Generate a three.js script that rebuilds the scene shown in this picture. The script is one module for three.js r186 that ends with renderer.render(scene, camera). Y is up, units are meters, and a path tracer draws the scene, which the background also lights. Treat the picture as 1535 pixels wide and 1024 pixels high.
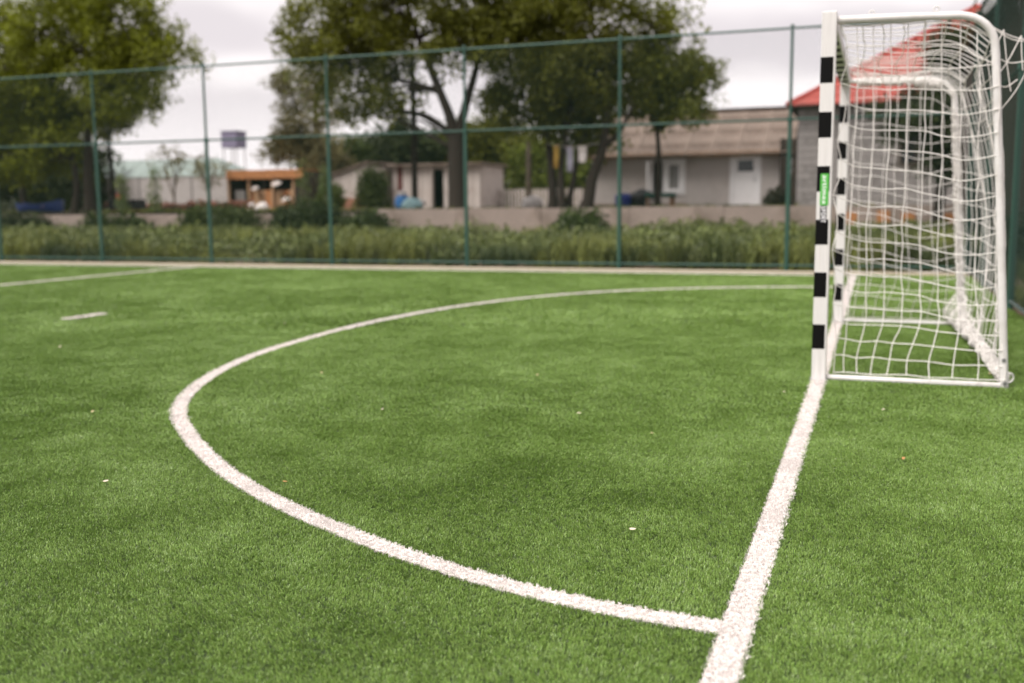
import * as THREE from 'three';
import { mergeGeometries, toCreasedNormals } from 'three/addons/utils/BufferGeometryUtils.js';
import { RoundedBoxGeometry } from 'three/addons/geometries/RoundedBoxGeometry.js';

// ---------------------------------------------------------------- camera, sky, sun, exposure
const scene = new THREE.Scene();
const camera = new THREE.PerspectiveCamera(37.1, 1024 / 683, 0.1, 1500);
const YAW = 0.3427, PITCH = -0.1330, ROLL = -0.0091;
camera.position.set(0.285, 1.028, 6.131);
camera.rotation.order = 'YXZ';
camera.rotation.set(PITCH, YAW, ROLL);
camera.focus = 3.2; camera.userData.fStop = 1.85;

const renderer = new THREE.WebGLRenderer({ antialias: true });
renderer.setSize(1024, 683);
renderer.toneMapping = THREE.LinearToneMapping;
renderer.toneMappingExposure = 3.0;
renderer.shadowMap.enabled = true;

// seeded random numbers and value noise
function rng(seed) { let a = seed >>> 0; return () => { a = (a + 0x6D2B79F5) >>> 0; let t = a; t = Math.imul(t ^ (t >>> 15), t | 1); t ^= t + Math.imul(t ^ (t >>> 7), t | 61); return ((t ^ (t >>> 14)) >>> 0) / 4294967296; }; }
function hash3(x, y, z) { let h = Math.imul(x, 374761393) ^ Math.imul(y, 668265263) ^ Math.imul(z, 2147483647 ^ 0x5bd1e995); h = Math.imul(h ^ (h >>> 13), 1274126177); return ((h ^ (h >>> 16)) >>> 0) / 4294967296; }
const sm = t => t * t * (3 - 2 * t), mix = (a, b, t) => a + (b - a) * t, clamp = (v, a, b) => Math.min(b, Math.max(a, v));
function noise3(x, y, z) {
  const X = Math.floor(x), Y = Math.floor(y), Z = Math.floor(z), u = sm(x - X), v = sm(y - Y), w = sm(z - Z);
  const g = (i, j, k) => hash3(X + i, Y + j, Z + k);
  return mix(mix(mix(g(0, 0, 0), g(1, 0, 0), u), mix(g(0, 1, 0), g(1, 1, 0), u), v), mix(mix(g(0, 0, 1), g(1, 0, 1), u), mix(g(0, 1, 1), g(1, 1, 1), u), v), w);
}
function fbm(x, y, z, n = 4) { let s = 0, a = 0.5, t = 0; for (let i = 0; i < n; i++) { s += a * noise3(x, y, z); t += a; a *= 0.5; x *= 2.03; y *= 2.03; z *= 2.03; } return s / t; }

{ // overcast sky: an even bright cloud layer with soft darker bellies
  const W = 1024, H = 512, d = new Float32Array(W * H * 4);
  for (let j = 0; j < H; j++) {
    const el = ((j + 0.5) / H - 0.5) * Math.PI;
    for (let i = 0; i < W; i++) {
      const az = ((i + 0.5) / W - 0.5) * 2 * Math.PI, y = Math.sin(el), c = Math.cos(el), x = c * Math.cos(az), z = c * Math.sin(az);
      const k = 1 / (Math.max(y, 0) + 0.22);
      const n = fbm(x * k * 1.5 + 7.3, z * k * 1.5 + 2.1, y * 2.0, 5);
      const dark = sm(clamp((n - 0.42) / 0.20, 0, 1)) * sm(clamp((y - 0.015) / 0.14, 0, 1));
      const o = (j * W + i) * 4;
      d[o] = mix(0.395, 0.280, dark); d[o + 1] = mix(0.373, 0.261, dark); d[o + 2] = mix(0.373, 0.270, dark); d[o + 3] = 1;
    }
  }
  const t = new THREE.DataTexture(d, W, H, THREE.RGBAFormat, THREE.FloatType);
  t.mapping = THREE.EquirectangularReflectionMapping; t.magFilter = t.minFilter = THREE.LinearFilter; t.needsUpdate = true;
  scene.background = t; scene.environment = t;
}
const sun = new THREE.DirectionalLight(new THREE.Color(1, 0.95, 0.88), 1.5);
sun.position.set(-16, 28, 6); sun.target.position.set(-6, 0, -8); sun.castShadow = true; sun.shadow.radius = 60;
Object.assign(sun.shadow.camera, { left: -40, right: 40, top: 40, bottom: -40, near: 1, far: 120 });
scene.add(sun, sun.target);

// ---------------------------------------------------------------- helpers
const taken = {};
function numbered(n) { const k = taken[n] = (taken[n] ?? -1) + 1; return k ? n + '_' + String(k).padStart(3, '0') : n; }
function obj(name, geo, mat, parent) {
  const g = Array.isArray(geo) ? (geo.length > 1 ? mergeGeometries(geo.map(x => x.index ? x.toNonIndexed() : x)) : geo[0]) : geo;
  const m = new THREE.Mesh(g, mat); m.castShadow = m.receiveShadow = true;
  if (parent) { m.name = name; parent.add(m); } else { m.name = numbered(name); scene.add(m); }
  return m;
}
function tag(o, label, category, group, kind) {
  o.userData.label = label; if (category) o.userData.category = category; if (group) o.userData.group = group; if (kind) o.userData.kind = kind; return o;
}
function thing(name, label, category, [x, y, z] = [0, 0, 0], group) {
  const o = new THREE.Group(); o.name = numbered(name); o.position.set(x, y, z); scene.add(o); return tag(o, label, category, group);
}
function structure(name, geo, mat, label) { const m = obj(name, geo, mat); m.userData.kind = 'structure'; if (label) m.userData.label = label; return m; }
function inst(name, geo, mat, list, parent) { // list of [Matrix4, Color]
  const m = new THREE.InstancedMesh(geo, mat, list.length); m.castShadow = m.receiveShadow = true; m.name = parent ? name : numbered(name); m.userData.kind = 'stuff';
  list.forEach(([mt, c], i) => { m.setMatrixAt(i, mt); if (c) m.setColorAt(i, c); });
  (parent ?? scene).add(m); return m;
}
const lin = (r, g, b) => new THREE.Color().setRGB(r, g, b);
// box with uv in metres, centre at (x, y, z)
function bx(w, h, d, x = 0, y = 0, z = 0) {
  const g = new THREE.BoxGeometry(w, h, d), p = g.attributes.position, n = g.attributes.normal, uv = g.attributes.uv;
  for (let i = 0; i < p.count; i++) {
    const X = p.getX(i) + x, Y = p.getY(i) + y, Z = p.getZ(i) + z;
    if (Math.abs(n.getX(i)) > 0.5) uv.setXY(i, Z, Y); else if (Math.abs(n.getY(i)) > 0.5) uv.setXY(i, X, Z); else uv.setXY(i, X, Y);
  }
  return g.translate(x, y, z);
}
function rbx(w, h, d, r, x = 0, y = 0, z = 0) { const g = new RoundedBoxGeometry(w, h, d, 2, r); return g.translate(x, y, z); }
// tapered tube along points [x, y, z], radius a number or array
function tube(pts, r, sides = 6, caps = true) {
  const n = pts.length, pos = [], idx = [], uv = [], nor = [];
  const P = pts.map(p => new THREE.Vector3(...p)); let up = null, len = 0;
  for (let i = 0; i < n; i++) {
    const t = P[Math.min(i + 1, n - 1)].clone().sub(P[Math.max(i - 1, 0)]).normalize();
    if (!up) up = new THREE.Vector3(Math.abs(t.y) > 0.9 ? 1 : 0, Math.abs(t.y) > 0.9 ? 0 : 1, 0);
    const a = up.clone().sub(t.clone().multiplyScalar(up.dot(t))).normalize(), b = new THREE.Vector3().crossVectors(t, a); up = a;
    const R = Array.isArray(r) ? r[i] : r; if (i) len += P[i].distanceTo(P[i - 1]);
    for (let k = 0; k <= sides; k++) {
      const f = k / sides * 2 * Math.PI, v = a.clone().multiplyScalar(Math.cos(f)).addScaledVector(b, Math.sin(f));
      pos.push(P[i].x + v.x * R, P[i].y + v.y * R, P[i].z + v.z * R); nor.push(v.x, v.y, v.z); uv.push(f * R, len);
    }
  }
  for (let i = 0; i < n - 1; i++) for (let k = 0; k < sides; k++) { const a = i * (sides + 1) + k, b = a + sides + 1; idx.push(a, a + 1, b, a + 1, b + 1, b); }
  if (caps) for (const i of [0, n - 1]) {
    const s = pos.length / 3, q = P[i], dir = P[i].clone().sub(P[i ? n - 2 : 1]).normalize(); pos.push(q.x, q.y, q.z); nor.push(dir.x, dir.y, dir.z); uv.push(0, 0);
    for (let k = 0; k <= sides; k++) { const o = (i * (sides + 1) + k) * 3; pos.push(pos[o], pos[o + 1], pos[o + 2]); nor.push(dir.x, dir.y, dir.z); uv.push(0, 0); }
    for (let k = 0; k < sides; k++) i ? idx.push(s, s + 1 + k, s + 2 + k) : idx.push(s, s + 2 + k, s + 1 + k);
  }
  const g = new THREE.BufferGeometry(); g.setAttribute('position', new THREE.Float32BufferAttribute(pos, 3)); g.setAttribute('normal', new THREE.Float32BufferAttribute(nor, 3)); g.setAttribute('uv', new THREE.Float32BufferAttribute(uv, 2)); g.setIndex(idx);
  return g;
}
function curve(pts, n) { return new THREE.CatmullRomCurve3(pts.map(p => new THREE.Vector3(...p)), false, 'centripetal').getPoints(n).map(v => [v.x, v.y, v.z]); }
// a flat polygon in x-y with thickness along z
function slab(pts, z0, z1) {
  const s = new THREE.Shape(pts.map(([x, y]) => new THREE.Vector2(x, y)));
  return new THREE.ExtrudeGeometry(s, { depth: z1 - z0, bevelEnabled: false }).translate(0, 0, z0);
}
// tiling colour / bump textures, metres per repeat given
function tex(size, metres, fn, srgb = true) {
  const d = new Uint8Array(size * size * 4);
  for (let j = 0; j < size; j++) for (let i = 0; i < size; i++) {
    const c = fn(i / size, j / size, i, j), o = (j * size + i) * 4;
    for (let k = 0; k < 3; k++) d[o + k] = clamp(Math.round(255 * (srgb ? Math.pow(clamp(c[k], 0, 1), 1 / 2.2) : c[k])), 0, 255); d[o + 3] = 255;
  }
  const t = new THREE.DataTexture(d, size, size); t.wrapS = t.wrapT = THREE.RepeatWrapping; t.magFilter = THREE.LinearFilter; t.minFilter = THREE.LinearMipmapLinearFilter; t.generateMipmaps = true;
  if (srgb) t.colorSpace = THREE.SRGBColorSpace; t.repeat.set(1 / metres, 1 / metres); t.needsUpdate = true; return t;
}
// tiling fbm: blends the noise with its shifted copies on a torus
function tn(u, v, f, s, n = 4) {
  const a = u * f, b = v * f, w = sm(u), h = sm(v);
  const q = (x, y) => fbm(x + s * 13.1, y + s * 7.7, s, n);
  return mix(mix(q(a, b), q(a - f, b), w), mix(q(a, b - f), q(a - f, b - f), w), h);
}
const std = (c, rough = 0.8, extra = {}) => new THREE.MeshStandardMaterial({ color: c, roughness: rough, ...extra });
function weathered(base, stain, metres, seed, rough = 0.9, bump = 0.004, contrast = 0.5) {
  const map = tex(128, metres, (u, v) => {
    const a = tn(u, v, 4, seed, 5), b = tn(u, v, 18, seed + 3, 3), s = sm(clamp((tn(u, v, 3, seed + 9, 5) - 0.5) * 4, 0, 1)) * contrast;
    const k = 0.82 + 0.25 * a + 0.16 * (b - 0.5);
    return [0, 1, 2].map(i => mix(base[i], stain[i], s) * k);
  });
  const bm = tex(128, metres, (u, v) => { const k = 0.6 * tn(u, v, 10, seed + 5, 4) + 0.4 * tn(u, v, 50, seed + 6, 2); return [k, k, k]; }, false);
  return std(0xffffff, rough, { map, bumpMap: bm, bumpScale: bump });
}
const M = {
  white: weathered([0.80, 0.775, 0.765], [0.58, 0.54, 0.51], 0.5, 61, 0.42, 0.0004, 0.3), black: new THREE.MeshPhysicalMaterial({ color: lin(0.004, 0.004, 0.004), roughness: 0.7, specularIntensity: 0.25 }),
  pipe: weathered([0.80, 0.775, 0.765], [0.60, 0.56, 0.52], 0.4, 62, 0.38, 0.0003, 0.3), net: std(lin(0.80, 0.765, 0.735), 0.85), steel: std(lin(0.35, 0.35, 0.36), 0.4, { metalness: 0.9 }),
  fence: weathered([0.022, 0.085, 0.062], [0.030, 0.075, 0.055], 0.6, 63, 0.5, 0.0003, 0.6), wire: std(lin(0.012, 0.050, 0.037), 0.6), railGrey: std(lin(0.15, 0.19, 0.185), 0.5),
  infill: weathered([0.032, 0.056, 0.015], [0.024, 0.038, 0.012], 0.7, 2, 1, 0.003),
  soil: weathered([0.12, 0.085, 0.05], [0.09, 0.10, 0.03], 2.6, 5, 1, 0.03),
  concrete: weathered([0.33, 0.265, 0.23], [0.15, 0.11, 0.08], 2.3, 8, 0.92, 0.008, 0.8),
  edging: weathered([0.42, 0.36, 0.27], [0.20, 0.19, 0.10], 1.4, 65, 0.95, 0.004, 0.8),
  plaster: weathered([0.54, 0.495, 0.475], [0.30, 0.25, 0.21], 3.1, 11, 0.9, 0.004, 0.6),
  sheet: weathered([0.235, 0.182, 0.15], [0.13, 0.09, 0.07], 1.9, 14, 0.9, 0.002, 0.9),
  upvc: std(lin(0.85, 0.84, 0.85), 0.35), glass: std(lin(0.03, 0.03, 0.035), 0.08), glassGrey: std(lin(0.20, 0.19, 0.18), 0.12),
  fascia: weathered([0.34, 0.20, 0.10], [0.16, 0.10, 0.07], 0.9, 17, 0.85, 0.004, 0.9),
  redRoof: weathered([0.36, 0.058, 0.042], [0.20, 0.05, 0.04], 1.7, 20, 0.6, 0.002, 0.6), ridge: std(lin(0.36, 0.05, 0.04), 0.6),
  block: [0.30, 0.27, 0.245].map((v, i) => weathered([v, v * 0.93, v * 0.90], [v * 0.6, v * 0.52, v * 0.46], 1.1, 23 + i, 0.95, 0.006, 0.6)),
  mortar: std(lin(0.20, 0.18, 0.165), 1),
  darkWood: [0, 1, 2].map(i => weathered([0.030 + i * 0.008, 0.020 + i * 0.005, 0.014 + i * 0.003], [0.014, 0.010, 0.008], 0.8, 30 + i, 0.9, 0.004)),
  bark: weathered([0.034, 0.024, 0.017], [0.016, 0.012, 0.009], 0.6, 36, 1, 0.02),
  barkPale: weathered([0.16, 0.125, 0.095], [0.07, 0.05, 0.04], 0.5, 37, 1, 0.01),
  whiteBoard: [0, 1].map(i => weathered([0.58 - i * 0.08, 0.52 - i * 0.08, 0.49 - i * 0.08], [0.36, 0.29, 0.25], 1.2, 40 + i, 0.85, 0.003, 0.7)),
  rust: weathered([0.46, 0.20, 0.075], [0.24, 0.10, 0.05], 1.3, 44, 0.85, 0.004, 0.8), tan: weathered([0.45, 0.29, 0.17], [0.33, 0.18, 0.10], 1.2, 46, 0.9, 0.003, 0.6),
  brick: weathered([0.36, 0.17, 0.11], [0.28, 0.20, 0.16], 0.6, 48, 0.95, 0.005), maroon: std(lin(0.12, 0.03, 0.025), 0.7),
  film: std(lin(0.23, 0.28, 0.26), 0.6), filmWall: std(lin(0.40, 0.37, 0.36), 0.6), galv: std(lin(0.22, 0.21, 0.205), 0.6),
  bluePaint: std(lin(0.012, 0.03, 0.22), 0.5), blueTarp: std(lin(0.03, 0.06, 0.22), 0.6), blueLight: std(lin(0.05, 0.22, 0.55), 0.6), cyanBag: std(lin(0.35, 0.55, 0.58), 0.7),
  whiteBag: std(lin(0.66, 0.62, 0.60), 0.8), red: std(lin(0.55, 0.03, 0.02), 0.5), blackPlastic: std(lin(0.012, 0.011, 0.012), 0.6), greenPaint: std(lin(0.015, 0.11, 0.075), 0.5),
  yellowCloth: std(lin(0.42, 0.27, 0.06), 0.9), greyCloth: std(lin(0.34, 0.33, 0.40), 0.9), lilac: std(lin(0.20, 0.18, 0.27), 0.7),
};
M.concrete.map.repeat.set(1 / 2.3, 1 / 2.3);

// ---------------------------------------------------------------- ground and pitch
const FZ = -9.97, RX = 1.52, YARD = 0.9, WALLZ = -22;
function sheetXZ(x0, x1, z0, z1, y) {
  const g = new THREE.BufferGeometry();
  g.setAttribute('position', new THREE.Float32BufferAttribute([x0, y, z0, x1, y, z0, x1, y, z1, x0, y, z1], 3)); g.setAttribute('normal', new THREE.Float32BufferAttribute([0, 1, 0, 0, 1, 0, 0, 1, 0, 0, 1, 0], 3));
  g.setAttribute('uv', new THREE.Float32BufferAttribute([x0, z0, x1, z0, x1, z1, x0, z1], 2)); g.setIndex([0, 3, 2, 0, 2, 1]); return g;
}
structure('ground', sheetXZ(-400, 400, -900, 60, -0.012), M.soil, 'bare brown earth around the fenced pitch');
structure('pitch', sheetXZ(-26, RX, FZ - 0.05, 9, 0), M.infill, 'green artificial turf pitch under the goal');
{ // the yard behind the low wall, a raised terrace
  const g = new THREE.PlaneGeometry(420, 300, 140, 100).rotateX(-Math.PI / 2).translate(-40, 0, WALLZ - 150.1), p = g.attributes.position, uv = g.attributes.uv;
  for (let i = 0; i < p.count; i++) { const x = p.getX(i), z = p.getZ(i); p.setY(i, YARD + 0.05 * (fbm(x * 0.5, 3, z * 0.5, 3) - 0.5)); uv.setXY(i, x, z); }
  g.computeVertexNormals(); structure('yard_ground', g, M.soil, 'trodden earth yard around the sheds');
}
structure('concrete_edging', bx(27, 0.03, 0.42, -12.0, 0.005, -9.36), M.edging, 'pale sandy concrete strip at the foot of the fence');
// pitch markings: rows of white fibres
const LW = 0.076, arcPts = [[0, 3.74], [-0.38, 3.70], [-0.80, 3.58], [-1.36, 3.32], [-1.95, 2.95], [-2.62, 2.36], [-3.1, 1.80], [-3.5, 1.02], [-3.78, 0.1], [-3.9, -0.9], [-3.93, -1.58], [-3.9, -2.3], [-3.76, -3.3], [-3.4, -4.45], [-2.85, -5.38], [-2.15, -6.03], [-1.4, -6.46], [-0.7, -6.72], [0, -6.86]];
const arc = new THREE.CatmullRomCurve3(arcPts.map(([x, z]) => new THREE.Vector3(x, 0, z)), false, 'centripetal').getSpacedPoints(220).map(v => [v.x, v.z]);
const lines = {
  goal_line: { pts: [[0, -8.92], [0, 7.5]], label: 'straight white line under the goal posts' },
  goal_area_line: { pts: arc, label: 'curved white line arching round in front of the goal' },
  touchline: { pts: [[-24, -8.95], [0.04, -8.95]], w: 0.11, label: 'long white line running along the foot of the green fence' },
  halfway_line: { pts: [[-11.0, -8.9], [-11.0, 3]], w: 0.105, label: 'white line across the pitch meeting the touchline far from the goal' },
  penalty_mark: { pts: [[-6.87, -1.93], [-6.87, -1.41]], w: 0.105, label: 'short white dash alone on the green turf' },
};
function segDist(x, z, a, b) { const dx = b[0] - a[0], dz = b[1] - a[1], t = clamp(((x - a[0]) * dx + (z - a[1]) * dz) / (dx * dx + dz * dz), 0, 1); return Math.hypot(x - a[0] - t * dx, z - a[1] - t * dz); }
function onLine(x, z, half) {
  if (Math.abs(x) < half && z > -9) return true;
  if (x < 0.04 && Math.abs(z + 8.95) < half + 0.017) return true;
  if (Math.abs(x + 11) < half + 0.015 && z > -9 && z < 3) return true;
  if (Math.abs(x + 6.87) < half + 0.015 && z > -1.93 && z < -1.41) return true;
  if (x < 0.05 && x > -4.1 && z < 3.9 && z > -7) {
    const r = Math.hypot(x - 1.5, z + 1.58); if (Math.abs(r - 5.64) < 0.35) for (let i = 0; i < arc.length - 1; i++) if (Math.abs(arc[i][1] - z) < 0.3 && segDist(x, z, arc[i], arc[i + 1]) < half) return true;
  }
  return false;
}
function ribbon(pts, w, y) {
  const pos = [], uv = [], idx = [], nor = [];
  pts.forEach((p, i) => {
    const a = pts[Math.max(i - 1, 0)], b = pts[Math.min(i + 1, pts.length - 1)], l = Math.hypot(b[0] - a[0], b[1] - a[1]), nx = -(b[1] - a[1]) / l, nz = (b[0] - a[0]) / l;
    for (const s of [-1, 1]) { const x = p[0] + nx * s * w / 2, z = p[1] + nz * s * w / 2; pos.push(x, y, z); uv.push(x, z); nor.push(0, 1, 0); }
    if (i) { const k = i * 2; idx.push(k - 2, k - 1, k, k - 1, k + 1, k); }
  });
  const g = new THREE.BufferGeometry(); g.setAttribute('position', new THREE.Float32BufferAttribute(pos, 3)); g.setAttribute('normal', new THREE.Float32BufferAttribute(nor, 3)); g.setAttribute('uv', new THREE.Float32BufferAttribute(uv, 2)); g.setIndex(idx); return g;
}
const FH = [-Math.sin(YAW), -Math.cos(YAW)], RH = [Math.cos(YAW), -Math.sin(YAW)], EX = 0.285, EZ = 6.131;
const inReach = (x, z) => { const d = (x - EX) * FH[0] + (z - EZ) * FH[1], l = (x - EX) * RH[0] + (z - EZ) * RH[1]; return d > 1.3 && Math.abs(l) < 0.55 * d + 0.9 ? d : 0; };
// a clump of k x k tufts of bent plastic fibres, each fibre with its own tint
function clump(seed, k, pitch, n, w, h0, h1, white = 0) {
  const R = rng(seed), pos = [], idx = [], col = [];
  for (let i = 0; i < k; i++) for (let j = 0; j < k; j++) {
    const ox = (i - (k - 1) / 2 + (R() - 0.5) * 0.8) * pitch, oz = (j - (k - 1) / 2 + (R() - 0.5) * 0.8) * pitch, tl = 0.85 + R() * 0.3;
    for (let b = 0; b < n; b++) {
      const a = R() * 6.283, bxx = ox + (R() - 0.5) * pitch * 1.1, bz = oz + (R() - 0.5) * pitch * 1.1, h = mix(h0, h1, R()) * tl, lean = 0.15 + R() * R() * 1.5, tw = a + (R() - 0.5) * 1.8;
      const px = Math.cos(tw + 1.57) * w / 2, pz = Math.sin(tw + 1.57) * w / 2, o = pos.length / 3, y01 = R(), v = 0.5 + R() * 0.95;
      const c = white ? [0.80, 0.75, 0.725].map((q, i) => q * white * (0.9 + 0.16 * y01) * (white < 0.9 ? [1, 0.97, 0.9][i] : 1)) : [(0.134 + 0.090 * y01) * v, (0.250 + 0.076 * y01) * v, (0.040 + 0.032 * y01) * v];
      for (const [t, ww] of [[0, 1], [0.55, 0.95], [1, 0.35]]) {
        const out = h * lean * t * t * 0.8, y = h * t * (1 - 0.22 * lean * t), cx = bxx + Math.cos(a) * out, cz = bz + Math.sin(a) * out;
        pos.push(cx - px * ww, y, cz - pz * ww, cx + px * ww, y, cz + pz * ww); col.push(...c, ...c);
      }
      idx.push(o, o + 1, o + 2, o + 1, o + 3, o + 2, o + 2, o + 3, o + 4, o + 3, o + 5, o + 4);
    }
  }
  const g = new THREE.BufferGeometry(); g.setAttribute('position', new THREE.Float32BufferAttribute(pos, 3)); g.setAttribute('color', new THREE.Float32BufferAttribute(col, 3)); g.setIndex(idx); g.computeVertexNormals(); return g;
}
const grassMat = std(0xffffff, 0.38, { vertexColors: true }), whiteFibre = std(0xffffff, 0.6, { vertexColors: true });
const zones = [ // near to far: distance range, tuft pitch, fibre shape
  { d0: 0, d1: 4.7, pitch: 0.0105, n: 10, w: 0.0013, h: [0.006, 0.012] },
  { d0: 4.7, d1: 8.5, pitch: 0.0165, n: 12, w: 0.0024, h: [0.006, 0.012] },
  { d0: 8.5, d1: 60, pitch: 0.038, n: 18, w: 0.0065, h: [0.006, 0.010] },
];
{
  const mt = new THREE.Matrix4(), e = new THREE.Euler(), qn = new THREE.Quaternion(), one = new THREE.Vector3(), ps = new THREE.Vector3();
  const lineFibres = {};
  for (const [zi, zo] of zones.entries()) {
    const R = rng(100 + zi), V = 4, K = 3, big = [], small = [], lb = [], ls = [];
    for (let v = 0; v < V; v++) { big.push(clump(500 + zi * 10 + v, K, zo.pitch, zo.n, zo.w, ...zo.h)); small.push(clump(550 + zi * 10 + v, 1, zo.pitch, zo.n, zo.w, ...zo.h)); lb.push([]); ls.push([]); }
    const reach = Math.min(zo.d1 * 1.25, 26), x0 = Math.max(EX - reach, -24), x1 = Math.min(EX + reach, RX - 0.03), z0 = Math.max(EZ - reach, -9.14), z1 = EZ, step = K * zo.pitch * 0.84;
    const clear = LW / 2 + (zi === 2 ? 0.02 : 0); const place = (X, Z, list) => { // the pile has been brushed and trodden: its lean drifts over the pitch
      const n1 = fbm(X * 1.1 + 4, Z * 1.1, 1, 3), n2 = fbm(X * 1.1, Z * 1.1 + 9, 5, 3), n3 = fbm(X * 5.5, Z * 5.5, 9, 2), n4 = fbm(X * 5.5, Z * 5.5, 19, 2);
      const sx = (n1 - 0.5) * 0.8 + (n4 - 0.5) * 0.7 + (R() - 0.5) * 0.4, sz = (n2 - 0.5) * 0.8 + (n3 - 0.5) * 0.7 + (R() - 0.5) * 0.4, a = R() * 6.283, c = Math.cos(a), d = Math.sin(a), h = 0.9 + R() * 0.25;
      mt.set(c, sx * h, d, X, 0, h, 0, 0.001, -d, sz * h, c, Z, 0, 0, 0, 1); list.push([mt.clone(), null]);
    };
    for (let x = x0; x < x1; x += step) for (let z = z0; z < z1; z += step) {
      let d = inReach(x, z); if (!d) continue; d += (R() - 0.5) * 0.7; if (d < zo.d0 - 0.4 || d >= zo.d1) continue;
      if (!onLine(x, z, LW / 2 + step * 0.85)) { place(x + (R() - 0.5) * zo.pitch * 1.2, z + (R() - 0.5) * zo.pitch * 1.2, lb[Math.floor(R() * V)]); continue; }
      for (let i = 0; i < K; i++) for (let j = 0; j < K; j++) { const X = x + (i - 1 + (R() - 0.5) * 0.9) * zo.pitch, Z = z + (j - 1 + (R() - 0.5) * 0.9) * zo.pitch; if (!onLine(X, Z, clear)) place(X, Z, ls[Math.floor(R() * V)]); }
    }
    for (let v = 0; v < V; v++) for (const [geo, list] of [[big[v], lb[v]], [small[v], ls[v]]]) if (list.length) tag(inst('artificial_grass', geo, grassMat, list), 'short green plastic grass fibres of the pitch', 'grass', 'grass fibres of the pitch');
    // white fibres of the markings in this zone
    const lp = Math.min(zo.pitch, 0.016) * 0.85, wg = [1, 1, 0.93].map((wh, v) => clump(700 + zi * 10 + v, 1, lp, 15, Math.min(zo.w * 1.25, 0.005), zo.h[0], zo.h[1] * [1.0, 1.2, 1.5][zi], wh));
    for (const [name, L] of Object.entries(lines)) {
      const out = [[], [], []], LW = L.w ?? 0.076;
      for (let i = 0; i < L.pts.length - 1; i++) {
        const a = L.pts[i], b = L.pts[i + 1], len = Math.hypot(b[0] - a[0], b[1] - a[1]), nx = -(b[1] - a[1]) / len, nz = (b[0] - a[0]) / len;
        for (let t = R() * lp; t < len; t += lp) for (let w = -LW / 2; w <= LW / 2; w += lp) {
          const tt = t + (R() - 0.5) * lp, ww = w + (R() - 0.5) * lp * 0.9, X = a[0] + (b[0] - a[0]) * tt / len + nx * ww, Z = a[1] + (b[1] - a[1]) * tt / len + nz * ww, d = inReach(X, Z);
          if (!d || d < zo.d0 || d >= zo.d1) continue;
          if (R() < 0.03) continue;
          e.set((R() - 0.5) * 0.4, R() * 6.283, (R() - 0.5) * 0.4, 'XZY'); const s = 0.9 + R() * 0.2; qn.setFromEuler(e); mt.compose(ps.set(X, 0.001, Z), qn, one.set(s, s, s)); out[R() < 0.06 + 0.9 * sm(clamp((fbm(X * 6, Z * 6, 31, 3) - 0.52) * 5, 0, 1)) ? 2 : R() < 0.5 ? 0 : 1].push([mt.clone(), null]);
        }
      }
      (lineFibres[name] ??= []).push(...out.map((o, v) => [wg[v], o]).filter(o => o[1].length));
    }
  }
  const under = std(lin(0.70, 0.655, 0.63), 1);
  for (const [name, L] of Object.entries(lines)) {
    const g = new THREE.Group(); g.name = name; scene.add(g); tag(g, L.label, null, null, 'structure');
    obj('line_base', ribbon(L.pts, (L.w ?? LW) - 0.004, 0.004 + 0.0006 * Object.keys(lines).indexOf(name)), under, g);
    for (const [geo, list] of lineFibres[name]) inst('white_fibres', geo, whiteFibre, list, g);
  }
}
console.log('pitch done');

// ---------------------------------------------------------------- green chain-link fences
const FH_ = 3.63, MIDY = 2.27;
function meshBay(L, H) { // two sets of diagonal wires clipped to the bay (0..L, 0..H), woven slightly out of plane
  const pitch = 0.075, r = 0.0017, gs = [];
  for (const s of [1, -1]) for (let c = -H; c < L + H; c += pitch) {
    let a = s > 0 ? [c, 0] : [c + H, 0], b = s > 0 ? [c + H, H] : [c, H];
    const clip = (x) => { const t = (x - a[0]) / (b[0] - a[0]); return [x, a[1] + (b[1] - a[1]) * t]; };
    if (Math.max(a[0], b[0]) <= 0.02 || Math.min(a[0], b[0]) >= L - 0.02) continue;
    let A = a, B = b; if (A[0] < 0) A = clip(0); if (B[0] < 0) B = clip(0); if (A[0] > L) A = clip(L); if (B[0] > L) B = clip(L);
    if (Math.hypot(A[0] - B[0], A[1] - B[1]) < 0.03) continue;
    gs.push(tube([[A[0], A[1], s * 0.002], [B[0], B[1], s * 0.002]], r, 3, false));
  }
  return mergeGeometries(gs);
}
function fence(name, label, origin, turn, posts, grey) {
  const f = thing(name, label, 'fence', origin); f.rotation.y = turn;
  const lo = new THREE.CylinderGeometry(0.033, 0.033, MIDY, 14).translate(0, MIDY / 2, 0), hi = new THREE.CylinderGeometry(0.023, 0.023, FH_ - MIDY, 12).translate(0, MIDY + (FH_ - MIDY) / 2, 0);
  const col = new THREE.CylinderGeometry(0.046, 0.046, 0.06, 14).translate(0, MIDY, 0), cap = new THREE.SphereGeometry(0.03, 12, 8).translate(0, FH_, 0);
  const postG = mergeGeometries([lo, hi, col, cap]);
  for (const x of posts) obj('post', postG, M.fence, f).position.x = x;
  const bays = {};
  for (let i = 0; i < posts.length - 1; i++) {
    const x0 = posts[i], L = posts[i + 1] - x0, key = L.toFixed(2);
    const g = bays[key] ??= { mesh: meshBay(L - 0.06, FH_ - 0.13), rail: tube([[0.03, 0, 0], [L - 0.03, 0, 0]], 0.0175, 8) };
    const w = obj('wire_mesh', g.mesh, M.wire, f); w.position.set(x0 + 0.03, 0.09, 0.024);
    for (const [n, y] of [['top_rail', FH_ - 0.03], ['middle_rail', MIDY], ['bottom_rail', 0.075]]) obj(n, g.rail, grey && n === 'bottom_rail' ? M.railGrey : M.fence, f).position.set(x0, y, 0);
  }
  return f;
}
fence('chain_link_fence', 'tall green chain link fence between the pitch and the weedy bank', [0, 0, FZ], 0, [-24.2, -21.6, -19.04, -16.48, -13.94, -11.41, -8.86, -6.26, -3.61, -0.99, 1.55]);
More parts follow.
